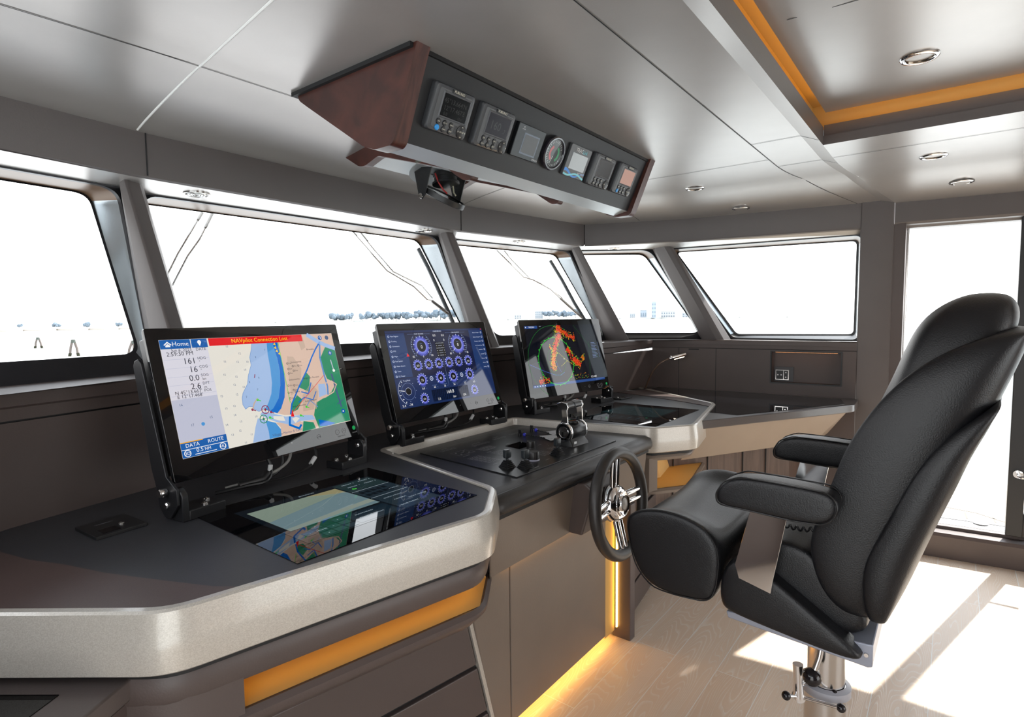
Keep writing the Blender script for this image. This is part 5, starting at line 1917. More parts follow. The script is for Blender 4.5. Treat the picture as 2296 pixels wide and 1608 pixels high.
# =================================================================== OVERHEAD CONSOLE
def overhead():
    t = thing('overhead_console', 'ceiling-hung instrument console with dark red wood ends and black face', 'console', (X0, 1.4, 2.124))
    sec = [(1.139, 2.128), (1.152, 2.100), (1.241, 1.889), (1.256, 1.878), (1.322, 1.878), (1.370, 1.894), (1.646, 2.069), (1.690, 2.098), (1.696, 2.128)]
    sec = rounded([V(p) for p in sec], [0, .004, .008, .008, .012, .012, .012, .012, 0], 3)
    for x0, x1 in ((1.087, 1.136), (2.552, 2.600)):
        b = MB()
        b.prism_x([(p.x, p.y) for p in sec], x0, x1)
        recalc(b.build('wood_end', M_red, t, smooth=35, world=True))
    F = lambda x, s, d=0.0: (x, 1.1445+0.423*s-0.906*d, 2.130-0.906*s-0.423*d)
    fc = MB()
    fc.loft([[F(x, s, d) for x in (1.136, 2.552)] for s, d in ((0.020, -0.10), (0.020, -0.008), (0.258, -0.008))], closed=False)
    fc.build('black_face', mat('console_black', (0.016, 0.016, 0.018), 0.45, spec=0.35), t, smooth=0, world=True)
    u = MB()
    p0 = F(0, 0.258, -0.008)
    u.loft([[(x, p0[1], p0[2]), (x, 1.330, 1.884), (x, 1.640, 2.073), (x, 1.680, 2.126)] for x in (1.136, 2.552)], closed=False)
    u.build('underside', M_brushed, t, smooth=0, world=True, label='pale brushed metal underside')
    g = MB()
    g.loft([[(1.05, 1.13, 2.1225), (2.66, 1.13, 2.1225), (2.66, 1.72, 2.1225), (1.05, 1.72, 2.1225)], [(1.05, 1.13, 2.126), (2.66, 1.13, 2.126), (2.66, 1.72, 2.126), (1.05, 1.72, 2.126)]]) if False else g.loft([[(x, y, z) for x, y in ((1.075, 1.155), (2.612, 1.155), (2.612, 1.712), (1.075, 1.712))] for z in (2.112, 2.130)])
    g.build('shadow_gap', M_gap, t, smooth=0, world=True)
    # narrower wooden carrier below, holding the compass viewer
    for x0, x1 in ((1.545, 1.580), (2.105, 2.140)):
        b = MB()
        c = [(2.13, 2.118), (2.105, 2.100), (1.985, 2.030), (1.945, 2.026), (1.86, 2.052), (1.48, 1.940), (1.445, 1.915), (1.40, 1.885), (1.365, 1.882), (1.355, 1.915), (1.50, 2.00), (1.64, 2.085), (1.70, 2.118)]
        b.prism_x([(p.x, p.y) for p in rounded([V(q) for q in c], 0.012, 3)], x0, x1)
        recalc(b.build('carrier_side', M_red, t, smooth=35, world=True))
    w = MB()
    w.loft([[(x, y, z) for y, z in ((2.10, 2.105), (1.985, 2.045), (1.86, 2.062), (1.42, 1.932))] for x in (1.580, 2.105)], closed=False)
    w.build('carrier_panel', mat('pale_panel', (0.62, 0.66, 0.68), 0.4), t, smooth=0, world=True)
    k = MB()
    k.lathe([(0.14, 0.0), (0.14, 0.003), (0.055, 0.003), (0.055, -0.02)], (X0, 1.80, 2.046), (0, -0.28, -0.96), 32)
    recalc(k.build('tube_collar', mat('collar_grey', (0.32, 0.34, 0.35), 0.5), t, world=True))
    q = MB()
    q.box((1.541, 1.56, 1.985), (1.545, 1.64, 2.015))
    q.build('catch_plate', mat('olive_plate', (0.10, 0.10, 0.08), 0.5), t, smooth=0, world=True)
    return F
OF = overhead()

def place_on_face(x, s):
    """matrix of a device on the sloping console face: local x across, y up the face, z out of it"""
    ex, ey, ez = V((1, 0, 0)), V((0, -0.423, 0.906)), V((0, -0.906, -0.423))
    m = Matrix((ex, ey, ez)).transposed().to_4x4()
    m.translation = V(OF(x, s, -0.008))
    return m
def face_thing(name, label, cat, x, s, group=None):
    t = bpy.data.objects.new(name, None)
    C.objects.link(t)
    t.empty_display_size = 0.05
    m = place_on_face(x, s)
    t.location = m.translation
    t.rotation_euler = m.to_euler()
    return tag(t, label, cat, group)

def nav_display(x, s, label, lines, screen_rgb, blue, dpad, caption=None, sheen_=0.03):
    t = face_thing('navigation_display', label, 'display', x, s, 'grey instrument displays on the overhead console')
    w, h = 0.0830, 0.0655
    b = MB()
    def rr(a, c, z, r=0.012):
        return [(p.x, p.y, z) for p in rounded([V((-a, -c)), V((a, -c)), V((a, c)), V((-a, c))], r, 4)]
    b.loft([rr(w, h, 0.0), rr(w, h, 0.012), rr(w-0.004, h-0.003, 0.019), rr(w-0.012, h-0.008, 0.021)])
    body = recalc(b.build('case', mat('display_case_grey', (0.060, 0.062, 0.068), 0.38), t, smooth=30))
    f = MB()
    f.loft([rr(w-0.015, h-0.010, 0.0212, 0.008), rr(w-0.016, h-0.011, 0.0220, 0.008)])
    recalc(f.build('front_plate', mat('display_front_grey', (0.085, 0.088, 0.094), 0.4), t, smooth=30))
    x0, x1, y1, y0 = -0.046, 0.060, 0.0445, -0.0175
    bz = MB()
    o = 0.006
    bz.loft([[(x0-o, y0-o, .0222), (x1+o, y0-o, .0222), (x1+o, y1+o, .0222), (x0-o, y1+o, .0222)], [(x0-o*.5, y0-o*.5, .0246), (x1+o*.5, y0-o*.5, .0246), (x1+o*.5, y1+o*.5, .0246), (x0-o*.5, y1+o*.5, .0246)], [(x0, y0, .0228), (x1, y0, .0228), (x1, y1, .0228), (x0, y1, .0228)]], True, False, False)
    bz.build('bezel', mat('display_bezel', (0.12, 0.125, 0.135), 0.3), t, smooth=0)
    sc = MB()
    sc.poly([(x0, y0, .0229), (x1, y0, .0229), (x1, y1, .0229), (x0, y1, .0229)], 0)
    for tx, ty, st, sz in lines:
        sc.text(st, lambda a, c: (tx+a, ty+c, .0232), sz, 1)
    sc.build('screen', [mat('lcd_%d_%d_%d' % screen_rgb, lin(screen_rgb), 0.2, spec=0.15), mat('lcd_ink', (0.002, 0.002, 0.002), 0.3)], t, smooth=0)
    p = MB()
    p.box((-0.020, 0.0505, 0.0215), (0.034, 0.0605, 0.0245))
    p.build('name_plate', M_black, t, smooth=0)
    p = MB()
    p.text('FURUNO', lambda a, c: (0.007+a, 0.0555+c, 0.0249), 0.0105)
    p.build('lettering', mat('cream_print', (0.80, 0.76, 0.62), 0.5), t, smooth=0)
    bx = (-0.044, -0.018, 0.009)
    k = 0
    for r_, y in enumerate((-0.0345, -0.0520)):
        for c_ in range(3):
            q = MB()
            q.lathe([(0.0085, 0.0218), (0.0085, 0.0240), (0.0072, 0.0252), (0.0001, 0.0252)], (bx[c_], y, 0), (0, 0, 1), 16)
            st = blue[k]
            q.text(st, lambda a, c: (bx[c_]+a, y+c, 0.0256), 0.0048 if len(st) > 3 else 0.0062, 1)
            isb = st == ''
            recalc_o = q.build('button', [mat('button_blue', (0.02, 0.30, 0.75), 0.35) if isb else mat('button_black', (0.018, 0.018, 0.02), 0.4), mat('cream_print')], t, smooth=40)
            if isb:
                recalc_o['label'] = 'blue power button'
            k += 1
    q = MB()
    q.lathe([(0.0195, 0.0218), (0.0195, 0.0240), (0.0180, 0.0250), (0.0001, 0.0250)], (0.055, -0.0435, 0), (0, 0, 1), 28)
    for a in range(4):
        th = pi/2*a
        def T(r, o):
            return (0.055+r*cos(th)-o*sin(th), -0.0435+r*sin(th)+o*cos(th), 0.0254)
        q.poly([T(0.0165, 0), T(0.0135, 0.003), T(0.0135, -0.003)], 1)
    if dpad:
        q.text(dpad, lambda a, c: (0.055+a, -0.0435+c, 0.0254), 0.0068, 1)
    q.build('cursor_pad', [mat('button_black'), mat('cream_print')], t, smooth=40)
    g = MB()
    for i in range(5):
        for j in range(7):
            g.box((0.0235+i*0.0026, -0.053+j*0.0034, 0.0219), (0.0249+i*0.0026, -0.0512+j*0.0034, 0.0224))
    g.build('speaker_slots', M_gap, t, smooth=0)
    if caption:
        g = MB()
        g.text(caption, lambda a, c: (-0.012+a, -0.0605+c, 0.0216), 0.0062)
        g.build('lettering', mat('bronze_print', (0.45, 0.33, 0.20), 0.5), t, smooth=0)

B1 = ['DISP', 'GO TO', 'MENU', '', 'MARK', 'ENT']
B2 = ['SEL', 'DISP', 'MENU', 'ACK', 'LIST', 'ENT']
nav_display(1.2685, 0.1375, 'grey instrument display reading latitude and longitude, next to the dark red console end', [(0.004, 0.026, "45°13.664'N", .0185), (0.006, 0.006, "12°17.467'E", .0185), (-0.026, -0.010, '0.0', .013), (0.034, -0.011, '53.0', .010)], (18, 19, 21), B1, 'GP-33')
nav_display(1.4695, 0.1375, 'grey instrument display reading 160.7, beside the black square controller', [(-0.006, 0.010, '160', .036), (0.040, 0.002, '.7', .018)], (26, 18, 30), B2, None, 'SATELLITE COMPASS DISPLAY UNIT')
nav_display(2.180, 0.1370, 'grey instrument display with dark brown screen, second from the far console end', [], (34, 25, 20), B2, None)
nav_display(2.3895, 0.1335, 'grey instrument display with blank screen, painted with a pinkish reflection, at the far console end', [], (214, 172, 160), ['DISP', 'GO TO', 'MENU', '', 'MARK', 'ENT'], 'GP-33')  # pinkish reflection is put into the screen colour

def flat_controller():
    t = face_thing('controller_display', 'square black glass controller with grey screen on the overhead console', 'display', 1.6595, 0.139)
    b = MB()
    b.box((-.0785, -.055, 0), (.0785, .055, 0.016))
    b.build('case', mat('controller_black', (0.012, 0.013, 0.015), 0.12, spec=0.25), t, bevel=0.002)
    s = MB()
    s.box((-.036, -.040, 0.0160), (.052, .030, 0.0164), 0)
    s.box((-.031, -.035, 0.0163), (.047, .025, 0.0167), 1)
    s.build('screen', [mat('pale_blue_edge', (0.16, 0.20, 0.26), 0.4), mat('lcd_grey', (0.045, 0.045, 0.05), 0.3)], t, smooth=0)
    p = MB()
    p.text('OMRON', lambda a, c: (0.058+a, -0.047+c, 0.0166), 0.0088)
    p.text('POWER', lambda a, c: (-0.048+a, 0.038+c, 0.0166), 0.0048)
    p.box((-0.050, 0.043, 0.0162), (-0.046, 0.047, 0.0166))
    p.build('lettering', M_white, t, smooth=0)
flat_controller()

def round_gauge():
    t = face_thing('round_gauge', 'round black dial gauge with red and green arcs on the overhead console', 'gauge', 1.822, 0.139)
    b = MB()
    b.lathe([(0.060, 0), (0.062, 0.006), (0.062, 0.016), (0.058, 0.020), (0.053, 0.020), (0.050, 0.014)], (0, 0, 0), (0, 0, 1), 40)
    recalc(b.build('bezel_ring', mat('gauge_ring', (0.03, 0.025, 0.035), 0.15, coat=1.0), t, smooth=40))
    cv = Canvas(lambda u, v, d: V((u, -v, 0.0142+d)))
    K, Rr, Gg, Wh = mat('gauge_black', (0.006, 0.006, 0.006), 0.4), mat('gauge_red', (0.55, 0.02, 0.03), 0.4), mat('gauge_green', (0.02, 0.28, 0.10), 0.4), M_white
    cv.disc(0, 0, 0.050, K, 36)
    cv.up()
    for a0, m in ((radians(120), Rr), (radians(-60), Gg)):
        for i in range(12):
            a, b_ = a0+radians(120)*i/12, a0+radians(120)*(i+1)/12
            cv.area([(0.021*cos(a), 0.021*sin(a)), (0.031*cos(a), 0.031*sin(a)), (0.031*cos(b_), 0.031*sin(b_)), (0.021*cos(b_), 0.021*sin(b_))], m)
    for i in range(25):
        a = radians(30+i*12.5+0)
        cv.line([(0.039*cos(a), 0.039*sin(a)), (0.045*cos(a), 0.045*sin(a))], 0.0014, Wh)
    cv.up()
    cv.line([(0, 0), (-.012, .036)], .0025, Wh)
    cv.disc(0, 0, .010, K)
    cv.build('dial', cv.mats, t, smooth=0)
    g = MB()
    g.lathe([(0.051, 0.0155), (0.0001, 0.0158)], (0, 0, 0), (0, 0, 1), 36, 0, False)
    g.build('glass_cover', M_glass, t, smooth=0)
round_gauge()

def trac_panel():
    t = face_thing('stabiliser_display', 'dark grey display panel with a blue wave along its lower edge', 'display', 1.993, 0.138)
    b = MB()
    c = rounded([V((-.0755, -.060)), V((.0755, -.060)), V((.0755, .060)), V((-.0755, .060))], .006, 3)
    b.loft([[(p.x, p.y, z) for p in c] for z in (0, 0.012)])
    recalc(b.build('case', mat('display_front_grey'), t, smooth=30, bevel=0.0015))
    cv = Canvas(lambda u, v, d: V((u, -v, 0.0122+d)))
    cv.rect(-.052, -.031, .060, .030, mat('lcd_pale', (0.20, 0.22, 0.22), 0.10, spec=0.8))
    A, B_ = mat('wave_blue', (0.03, 0.25, 0.75), 0.4), mat('wave_cyan', (0.20, 0.65, 0.75), 0.4)
    up, lo, up2, lo2 = [], [], [], []
    for i in range(25):
        u = -.0735+.147*i/24
        a = .046-.010*sin(i/24*7.0+1.2)
        up.append((u, a-.006*(1-i/30)))
        lo.append((u, a+.006*(1-i/30)))
        a2 = .049-.006*sin(i/24*7.0+3.6)
        up2.append((u, a2-.003))
        lo2.append((u, a2+.004))
    for i in range(24):
        cv.area([up[i], up[i+1], lo[i+1], lo[i]], A)
    cv.up()
    for i in range(24):
        cv.area([up2[i], up2[i+1], lo2[i+1], lo2[i]], B_)
    cv.txt(-.012, -.043, 'TRAC', .020, M_white)
    cv.txt(.028, -.043, 'Link', .020, B_)
    cv.txt(.046, .038, 'ABT·TRAC', .0105, M_white)
    cv.build('face_graphics', cv.mats, t, smooth=0)
trac_panel()

def periscope():
    t = thing('compass_viewer', 'black compass viewer with tilted round mirror under the overhead console', 'compass viewer', (1.85, 1.80, 2.03))
    for x in (1.742, 1.958):
        b = MB()
        b.prism_x([(1.755, 2.030), (1.865, 2.045), (1.835, 1.915), (1.818, 1.905), (1.795, 1.925), (1.775, 1.985)], x-0.002, x+0.002)
        recalc(b.build('side_bracket', M_black, t, smooth=0, world=True))
        k = MB()
        k.lathe([(0.012, 0), (0.012, 0.005), (0.004, 0.006)], (x-0.002 if x < 1.8 else x+0.002, 1.822, 1.918), (-1 if x < 1.8 else 1, 0, 0), 16)
        recalc(k.build('thumb_screw', M_steel, t, world=True))
    m = MB()
    ax = V((0.10, -0.50, 0.86)).normalized()
    c = V((1.848, 1.790, 1.930))
    m.lathe([(0.098, -0.018), (0.100, -0.016), (0.100, 0.006), (0.092, 0.006), (0.090, 0.0)], c, ax, 40, 0, True)
    m.lathe([(0.0915, 0.002), (0.0001, 0.002)], c, ax, 36, 1, False)
    recalc(m.build('mirror', [M_black, mat('dark_mirror', (0.20, 0.22, 0.21), 0.05, metal=1.0)], t, smooth=40, world=True, label='tilted round mirror'))
    u = MB()
    u.lathe([(0.050, 0.0), (0.050, 0.012), (0.054, 0.013), (0.054, 0.022), (0.050, 0.023), (0.050, 0.040), (0.060, 0.044), (0.060, 0.052), (0.045, 0.055)], (1.865, 1.80, 2.035), (0, -0.1, -1), 32)
    recalc(u.build('lens_tube', M_black, t, smooth=35, world=True))
    for i, (col, off) in enumerate((((0.45, 0.02, 0.02), 0.0), ((0.55, 0.52, 0.38), 0.09))):
        w = MB()
        P = [(1.80+off, 1.795, 2.02), (1.81+off, 1.785, 1.98), (1.83+off*.7, 1.775, 1.95), (1.835+off*.6, 1.76, 1.935)]
        w.tube(P, 0.0035, 8)
        w.build('wire', mat('wire_%d' % i, col, 0.4), t, world=True)
periscope()

# =================================================================== LIGHTS AND VENTS
def downlight(x, y, z, label, tilt=None, warm=False):
    t = thing('ceiling_light', label, 'ceiling light', (x, y, z), 0, 'round ceiling downlights')
    b = MB()
    b.lathe([(0.053, 0.002), (0.054, -0.002), (0.050, -0.006), (0.041, -0.006), (0.038, -0.003), (0.037, 0.0)], seg=36, cap=False)
    recalc(b.build('chrome_ring', M_chrome, t, smooth=50))
    k = MB()
    k.lathe([(0.038, -0.003), (0.030, 0.012), (0.014, 0.034), (0.012, 0.034)], seg=36, cap=False)
    k.build('reflector', mat('bronze_reflector', (0.20, 0.16, 0.12), 0.2, metal=0.9), t, smooth=50)
    l = MB()
    l.lathe([(0.0135, 0.0335), (0.0001, 0.0332)], seg=18, cap=False)
    l.build('bulb', mat('bulb_warm', (1, 0.7, 0.4), 0.5, emit=(1.0, 0.60, 0.22), es=2.5), t, smooth=0)
downlight(2.303, 0.118, 2.214, 'large downlight in the raised ceiling panel inside the amber cove')
downlight(3.295, 1.205, zc(3.295, 1.205)-0.0005, 'downlight in the flat ceiling nearest the overhead console')
downlight(3.790, 1.090, zc(3.79, 1.09)+0.001, 'downlight on the curved ceiling edge above the side window')
downlight(3.262, 0.100, 2.1035, 'downlight in the low ceiling strip, nearer the amber cove')
downlight(3.800, -0.005, zc(3.80, -0.005)-0.0195, 'downlight on the curved ceiling edge above the door')

def vent(x, y, label):
    z = ZH-0.004
    t = thing('air_vent', label, 'air vent', (x, y, z), 0, 'round air vents above the windows')
    b = MB()
    b.lathe([(0.050, 0.004), (0.050, -0.003), (0.046, -0.006), (0.041, -0.003), (0.040, 0.004)], seg=32, cap=False)
    recalc(b.build('ring', M_steel, t, smooth=40))
    g = MB()
    for r in (0.010, 0.020, 0.030):
        g.tube([(r*cos(2*pi*k/28), r*sin(2*pi*k/28), -0.003) for k in range(28)], 0.0024, 6, closed=True)
    for k in range(3):
        a = pi/3*k+0.4
        g.tube([(-0.041*cos(a), -0.041*sin(a), -0.002), (0.041*cos(a), 0.041*sin(a), -0.002)], 0.0022, 6)
    g.build('grille', M_steel, t, smooth=40)
    d = MB()
    d.lathe([(0.041, 0.003), (0.0001, 0.003)], seg=24, cap=False)
    d.build('duct', M_gap, t, smooth=0)
vent(1.054, 2.352, 'round chrome vent beside the first broad pillar, above the large window')
vent(2.284, 2.378, 'round chrome vent at the far end of the large window')
vent(3.040, 2.285, 'round chrome vent above the narrower front window')
vent(3.812, 1.985, 'round chrome vent above the corner window')

# =================================================================== HELM CHAIR
def chair():
    t = thing('helm_chair', 'black leather helm chair with reclined wing back, armrests and steel pedestal', 'chair', (X0, 0.262, 0))
    # pedestal
    b = MB()
    b.lathe([(0.19, 0), (0.19, 0.012), (0.10, 0.022), (0.056, 0.024), (0.056, 0.30), (0.060, 0.302), (0.060, 0.318), (0.050, 0.320), (0.050, 0.57)], (X0, 0.262, 0), (0, 0, 1), 40)
    recalc(b.build('pedestal_column', M_steel, t, smooth=40, world=True))
    c = MB()
    c.lathe([(0.0565, 0.292), (0.066, 0.294), (0.066, 0.316), (0.052, 0.322)], (X0, 0.262, 0), (0, 0, 1), 40, cap=False)
    recalc(c.build('collar', mat('grey_collar', (0.42, 0.42, 0.46), 0.4), t, smooth=40, world=True))
    p = MB()
    p.prism_x([(0.480, 0.566), (0.476, 0.548), (0.138, 0.528), (0.128, 0.532), (0.128, 0.590), (0.140, 0.588)], 1.60, 2.08)
    recalc(p.build('mount_plate', mat('blue_grey_metal', (0.34, 0.36, 0.43), 0.35, metal=0.3), t, smooth=30, bevel=0.003, world=True))
    s = MB()
    s.lathe([(0.006, 0), (0.005, 0.003), (0.002, 0.003)], (1.60, 0.142, 0.560), (-1, 0, 0), 12)
    s.build('screw', M_steel, t, world=True)
    # lever with a big ball, and the clamp with two small balls
    l = MB()
    l.tube([(1.722, 0.278, 0.390), (1.735, 0.265, 0.44), (1.765, 0.255, 0.530)], 0.0085, 12)
    l.build('height_lever', M_steel, t, world=True)
    l = MB()
    l.sphere((1.72, 0.279, 0.386), 0.0245, 24)
    l.build('lever_ball', mat('black_ball', (0.010, 0.008, 0.010), 0.12), t, smooth=80, world=True)
    k = MB()
    k.tube([(1.735, 0.318, 0.402), (1.735, 0.316, 0.352), (1.735, 0.314, 0.306)], [0.014, 0.012, 0.014], 16)
    k.tube([(1.735, 0.316, 0.372), (1.79, 0.300, 0.360)], 0.010, 12)
    k.tube([(1.735, 0.316, 0.335), (1.79, 0.300, 0.330)], 0.008, 12)
    k.tube([(1.728, 0.306, 0.306), (1.745, 0.322, 0.306)], 0.0145, 16)
    k.tube([(1.705, 0.338, 0.316), (1.735, 0.310, 0.308), (1.762, 0.215, 0.300)], 0.0055, 10)
    k.build('clamp', M_chrome, t, smooth=50, world=True)
    for q in ((1.702, 0.340, 0.317), (1.763, 0.211, 0.300), (1.80, 0.235, 0.312)):
        m = MB()
        m.sphere(q, 0.0125, 16)
        m.build('clamp_knob', mat('black_ball'), t, smooth=80, world=True)
    # seat
    def cushion(name, pts, xs, ins, dish=0.0, top=None, lv=2, label=None, m=M_leather):
        """pts: side outline (y, z); xs/ins: stations across and how far each shrinks"""
        cy = sum(p[0] for p in pts)/len(pts)
        cz = sum(p[1] for p in pts)/len(pts)
        q = MB()
        rings = []
        for x, i in zip(xs, ins):
            r = []
            mid = 1-abs(x-X0)/max(1e-6, abs(xs[0]-X0))
            for y, z in pts:
                yy, zz = cy+(y-cy)*(1-i), cz+(z-cz)*(1-i)
                if dish and top and z > top:
                    zz -= dish*smoothstep(mid*2.2)
                r.append((x, yy, zz))
            rings.append(r)
        q.loft(rings)
        o = recalc(q.build(name, m, t, smooth=80, world=True, label=label))
        subdiv(o, lv)
        return o
    side = [(0.490, 0.600), (0.492, 0.660), (0.478, 0.715), (0.440, 0.744), (0.395, 0.738), (0.300, 0.676), (0.200, 0.610), (0.140, 0.566), (0.150, 0.548), (0.300, 0.562), (0.470, 0.582)]
    for x0, x1 in ((1.555, 1.640), (2.04, 2.125)):
        cushion('side_bolster', side, (x0, x0+0.012, (x0+x1)/2, x1-0.012, x1), (0.10, 0.015, 0.0, 0.015, 0.10))
    pan = [(0.470, 0.600), (0.475, 0.72), (0.440, 0.775), (0.360, 0.803), (0.280, 0.795), (0.210, 0.73), (0.136, 0.650), (0.136, 0.590), (0.30, 0.575)]
    cushion('seat_cushion', pan, (1.605, 1.617, 1.70, 1.98, 2.063, 2.075), (0.06, 0.01, 0, 0, 0.01, 0.06))
    fb = [(0.772, 0.768), (0.768, 0.795), (0.735, 0.822), (0.665, 0.838), (0.590, 0.832), (0.530, 0.812), (0.494, 0.775), (0.482, 0.725), (0.490, 0.640), (0.505, 0.603), (0.530, 0.590), (0.610, 0.584), (0.690, 0.588), (0.742, 0.640), (0.764, 0.715)]
    cushion('front_bolster', fb, (1.552, 1.560, 1.585, 1.625, 1.68, X0, 2.00, 2.055, 2.095, 2.12, 2.128), (0.12, 0.025, 0.0, 0.0, 0, 0, 0, 0, 0, 0.025, 0.12), 0.034, 0.78, label='flip-up front bolster of the seat')
    for x in (1.572, 1.607):
        st = MB()
        cy, cz = 0.63, 0.71
        q = rounded([V(p) for p in fb], 0.03, 3)
        kk = 0.004 if x > 1.6 else -0.004
        pts = [(x, p.x, p.y+0.0005) for p in q if p.y > 0.70] if x > 1.6 else [(x-0.0135, cy+(p.x-cy)*0.955, cz+(p.y-cz)*0.955) for p in q]
        st.tube(pts, 0.0022, 6, closed=(x < 1.6)) if x < 1.6 else None
        if x < 1.6:
            st.build('piping', M_black, t, smooth=60, world=True)
    # backrest, built from level slices
    def slices(name, rows, m, lv=2, label=None):
        """rows: z, half width, wing front y, centre front y, back y"""
        q = MB()
        rings = []
        for z, hw, yw, ycn, yb in rows:
            mid = (yw+yb)/2
            th = (yw-yb)
            pr = [(-hw, mid+th*0.10), (-hw*0.985, yw-th*0.10), (-hw*0.93, yw), (-hw*0.80, lerp(yw, ycn, 0.45)), (-hw*0.55, ycn), (0, ycn-0.004), (hw*0.55, ycn), (hw*0.80, lerp(yw, ycn, 0.45)), (hw*0.93, yw), (hw*0.985, yw-th*0.10), (hw, mid+th*0.10), (hw*0.97, mid-th*0.25), (hw*0.80, yb+0.012), (hw*0.4, yb), (0, yb-0.004), (-hw*0.4, yb), (-hw*0.80, yb+0.012), (-hw*0.97, mid-th*0.25)]
            rings.append([(X0+x, y, z) for x, y in pr])
        q.loft(rings)
        o = recalc(q.build(name, m, t, smooth=80, world=True, label=label))
        subdiv(o, lv)
        return o
    slices('backrest', [(0.640, 0.215, 0.165, 0.160, 0.120), (0.652, 0.250, 0.205, 0.195, 0.112), (0.700, 0.268, 0.248, 0.225, 0.100), (0.780, 0.272, 0.278, 0.225, 0.070), (0.850, 0.272, 0.280, 0.195, 0.040), (0.960, 0.272, 0.241, 0.150, 0.005), (1.066, 0.270, 0.214, 0.115, -0.040), (1.170, 0.264, 0.160, 0.070, -0.084), (1.250, 0.256, 0.098, 0.025, -0.112), (1.305, 0.242, 0.030, -0.015, -0.130), (1.345, 0.218, -0.050, -0.06, -0.142), (1.366, 0.180, -0.115, -0.116, -0.146)], M_leather)
    slices('headrest', [(1.02, 0.150, 0.150, 0.165, 0.05), (1.05, 0.185, 0.168, 0.190, 0.02), (1.15, 0.200, 0.130, 0.155, -0.03), (1.25, 0.200, 0.095, 0.115, -0.07), (1.33, 0.190, 0.070, 0.092, -0.11), (1.39, 0.165, 0.040, 0.062, -0.125), (1.43, 0.125, -0.005, 0.012, -0.115), (1.447, 0.075, -0.045, -0.035, -0.090)], M_leather)
    slices('back_shell', [(0.636, 0.235, 0.135, 0.118, 0.098), (0.660, 0.268, 0.144, 0.110, 0.086), (0.720, 0.280, 0.158, 0.085, 0.064), (0.790, 0.282, 0.160, 0.060, 0.042), (0.860, 0.282, 0.134, 0.035, 0.020), (0.931, 0.281, 0.104, 0.012, -0.004), (1.000, 0.279, 0.078, -0.012, -0.028), (1.066, 0.275, 0.046, -0.035, -0.048), (1.130, 0.266, 0.000, -0.065, -0.077), (1.175, 0.252, -0.050, -0.082, -0.092), (1.205, 0.228, -0.086, -0.094, -0.100)], M_leather, label='smooth rear shell of the backrest')
    # armrests on polished brackets
    arm = [(0.484, 0.906), (0.488, 0.928), (0.468, 0.965), (0.425, 0.985), (0.330, 0.984), (0.222, 0.980), (0.202, 0.965), (0.194, 0.942), (0.205, 0.912), (0.228, 0.896), (0.300, 0.893), (0.400, 0.898), (0.470, 0.900)]
    for sg in (-1, 1):
        xs = [X0+sg*v for v in (0.345, 0.338, 0.325, 0.285, 0.268, 0.260)]
        cushion('armrest', arm, xs, (0.16, 0.035, 0.0, 0.0, 0.035, 0.16))
        st = MB()
        cy, cz = 0.343, 0.938
        for k_, xx in ((0.965, 0.3395), (0.965, 0.2665)):
            st.tube([(X0+sg*xx, cy+(p.x-cy)*k_, cz+(p.y-cz)*k_) for p in rounded([V(p) for p in arm], 0.012, 3)], 0.0020, 6, closed=True)
        st.build('piping', M_black, t, smooth=60, world=True)
        br = MB()
        x0, x1 = X0+sg*0.305, X0+sg*0.297
        br.prism_x([(0.400, 0.905), (0.312, 0.905), (0.345, 0.715), (0.350, 0.68), (0.43, 0.70), (0.440, 0.735)], min(x0, x1), max(x0, x1))
        recalc(br.build('arm_bracket', M_chrome, t, smooth=0, bevel=0.001, world=True))
    cb = MB()
    P = []
    for i in range(90):
        a = i*0.85
        s = i/89
        P.append((1.665+0.006*cos(a), 0.42-0.20*s, 0.842-0.02*sin(pi*s)+0.006*sin(a)))
    cb.tube(P, 0.0028, 6)
    cb.build('coiled_cord', M_black, t, world=True)
chair()

# =================================================================== OUTSIDE
def wiper(label, blade, arms, group='windscreen wipers'):
    p0 = V(blade[0]) if blade else V(arms[0][0])
    t = thing('windscreen_wiper', label, 'wiper', p0, 0, group)
    for a in arms:
        b = MB()
        b.tube(a, 0.0045, 8)
        b.build('wiper_arm', M_steel, t, world=True)
        k = MB()
        q0, q1 = V(a[0]), V(a[0]).lerp(V(a[1]), 0.55)
        k.tube([q0, q1], 0.0085, 8)
        k.build('arm_joint', M_steel, t, world=True)
    if blade:
        b = MB()
        b.tube(blade, 0.013, 8)
        b.build('wiper_blade', mat('wiper_rubber', (0.05, 0.055, 0.06), 0.4), t, world=True)
        h = MB()
        e = V(arms[0][-1])
        h.tube([e, e.lerp(V(blade[3]), 0.9)], 0.010, 8)
        h.build('blade_clip', M_steel, t, world=True)
wiper('windscreen wiper hanging at the right side of the large front window', [(2.479, 2.63, 1.823), (2.494, 2.564, 1.706), (2.50, 2.478, 1.554), (2.505, 2.401, 1.418), (2.510, 2.363, 1.34)], [[(2.018, 2.665, 1.879), (2.049, 2.638, 1.831), (2.155, 2.545, 1.666), (2.309, 2.494, 1.58), (2.369, 2.448, 1.505), (2.40, 2.445, 1.50)], [(2.072, 2.666, 1.88), (2.12, 2.612, 1.786), (2.20, 2.545, 1.663), (2.374, 2.50, 1.59), (2.42, 2.455, 1.512)]])
wiper('windscreen wiper on the narrower front window', [(3.68, 2.457, 1.822), (3.676, 2.351, 1.672), (3.66, 2.232, 1.495), (3.655, 2.14, 1.369), (3.65, 2.09, 1.30)], [[(3.178, 2.579, 1.867), (3.294, 2.43, 1.68), (3.367, 2.395, 1.66), (3.49, 2.33, 1.595), (3.53, 2.275, 1.53)], [(3.25, 2.568, 1.869), (3.271, 2.52, 1.807), (3.345, 2.41, 1.669), (3.48, 2.345, 1.615), (3.56, 2.27, 1.527)]])
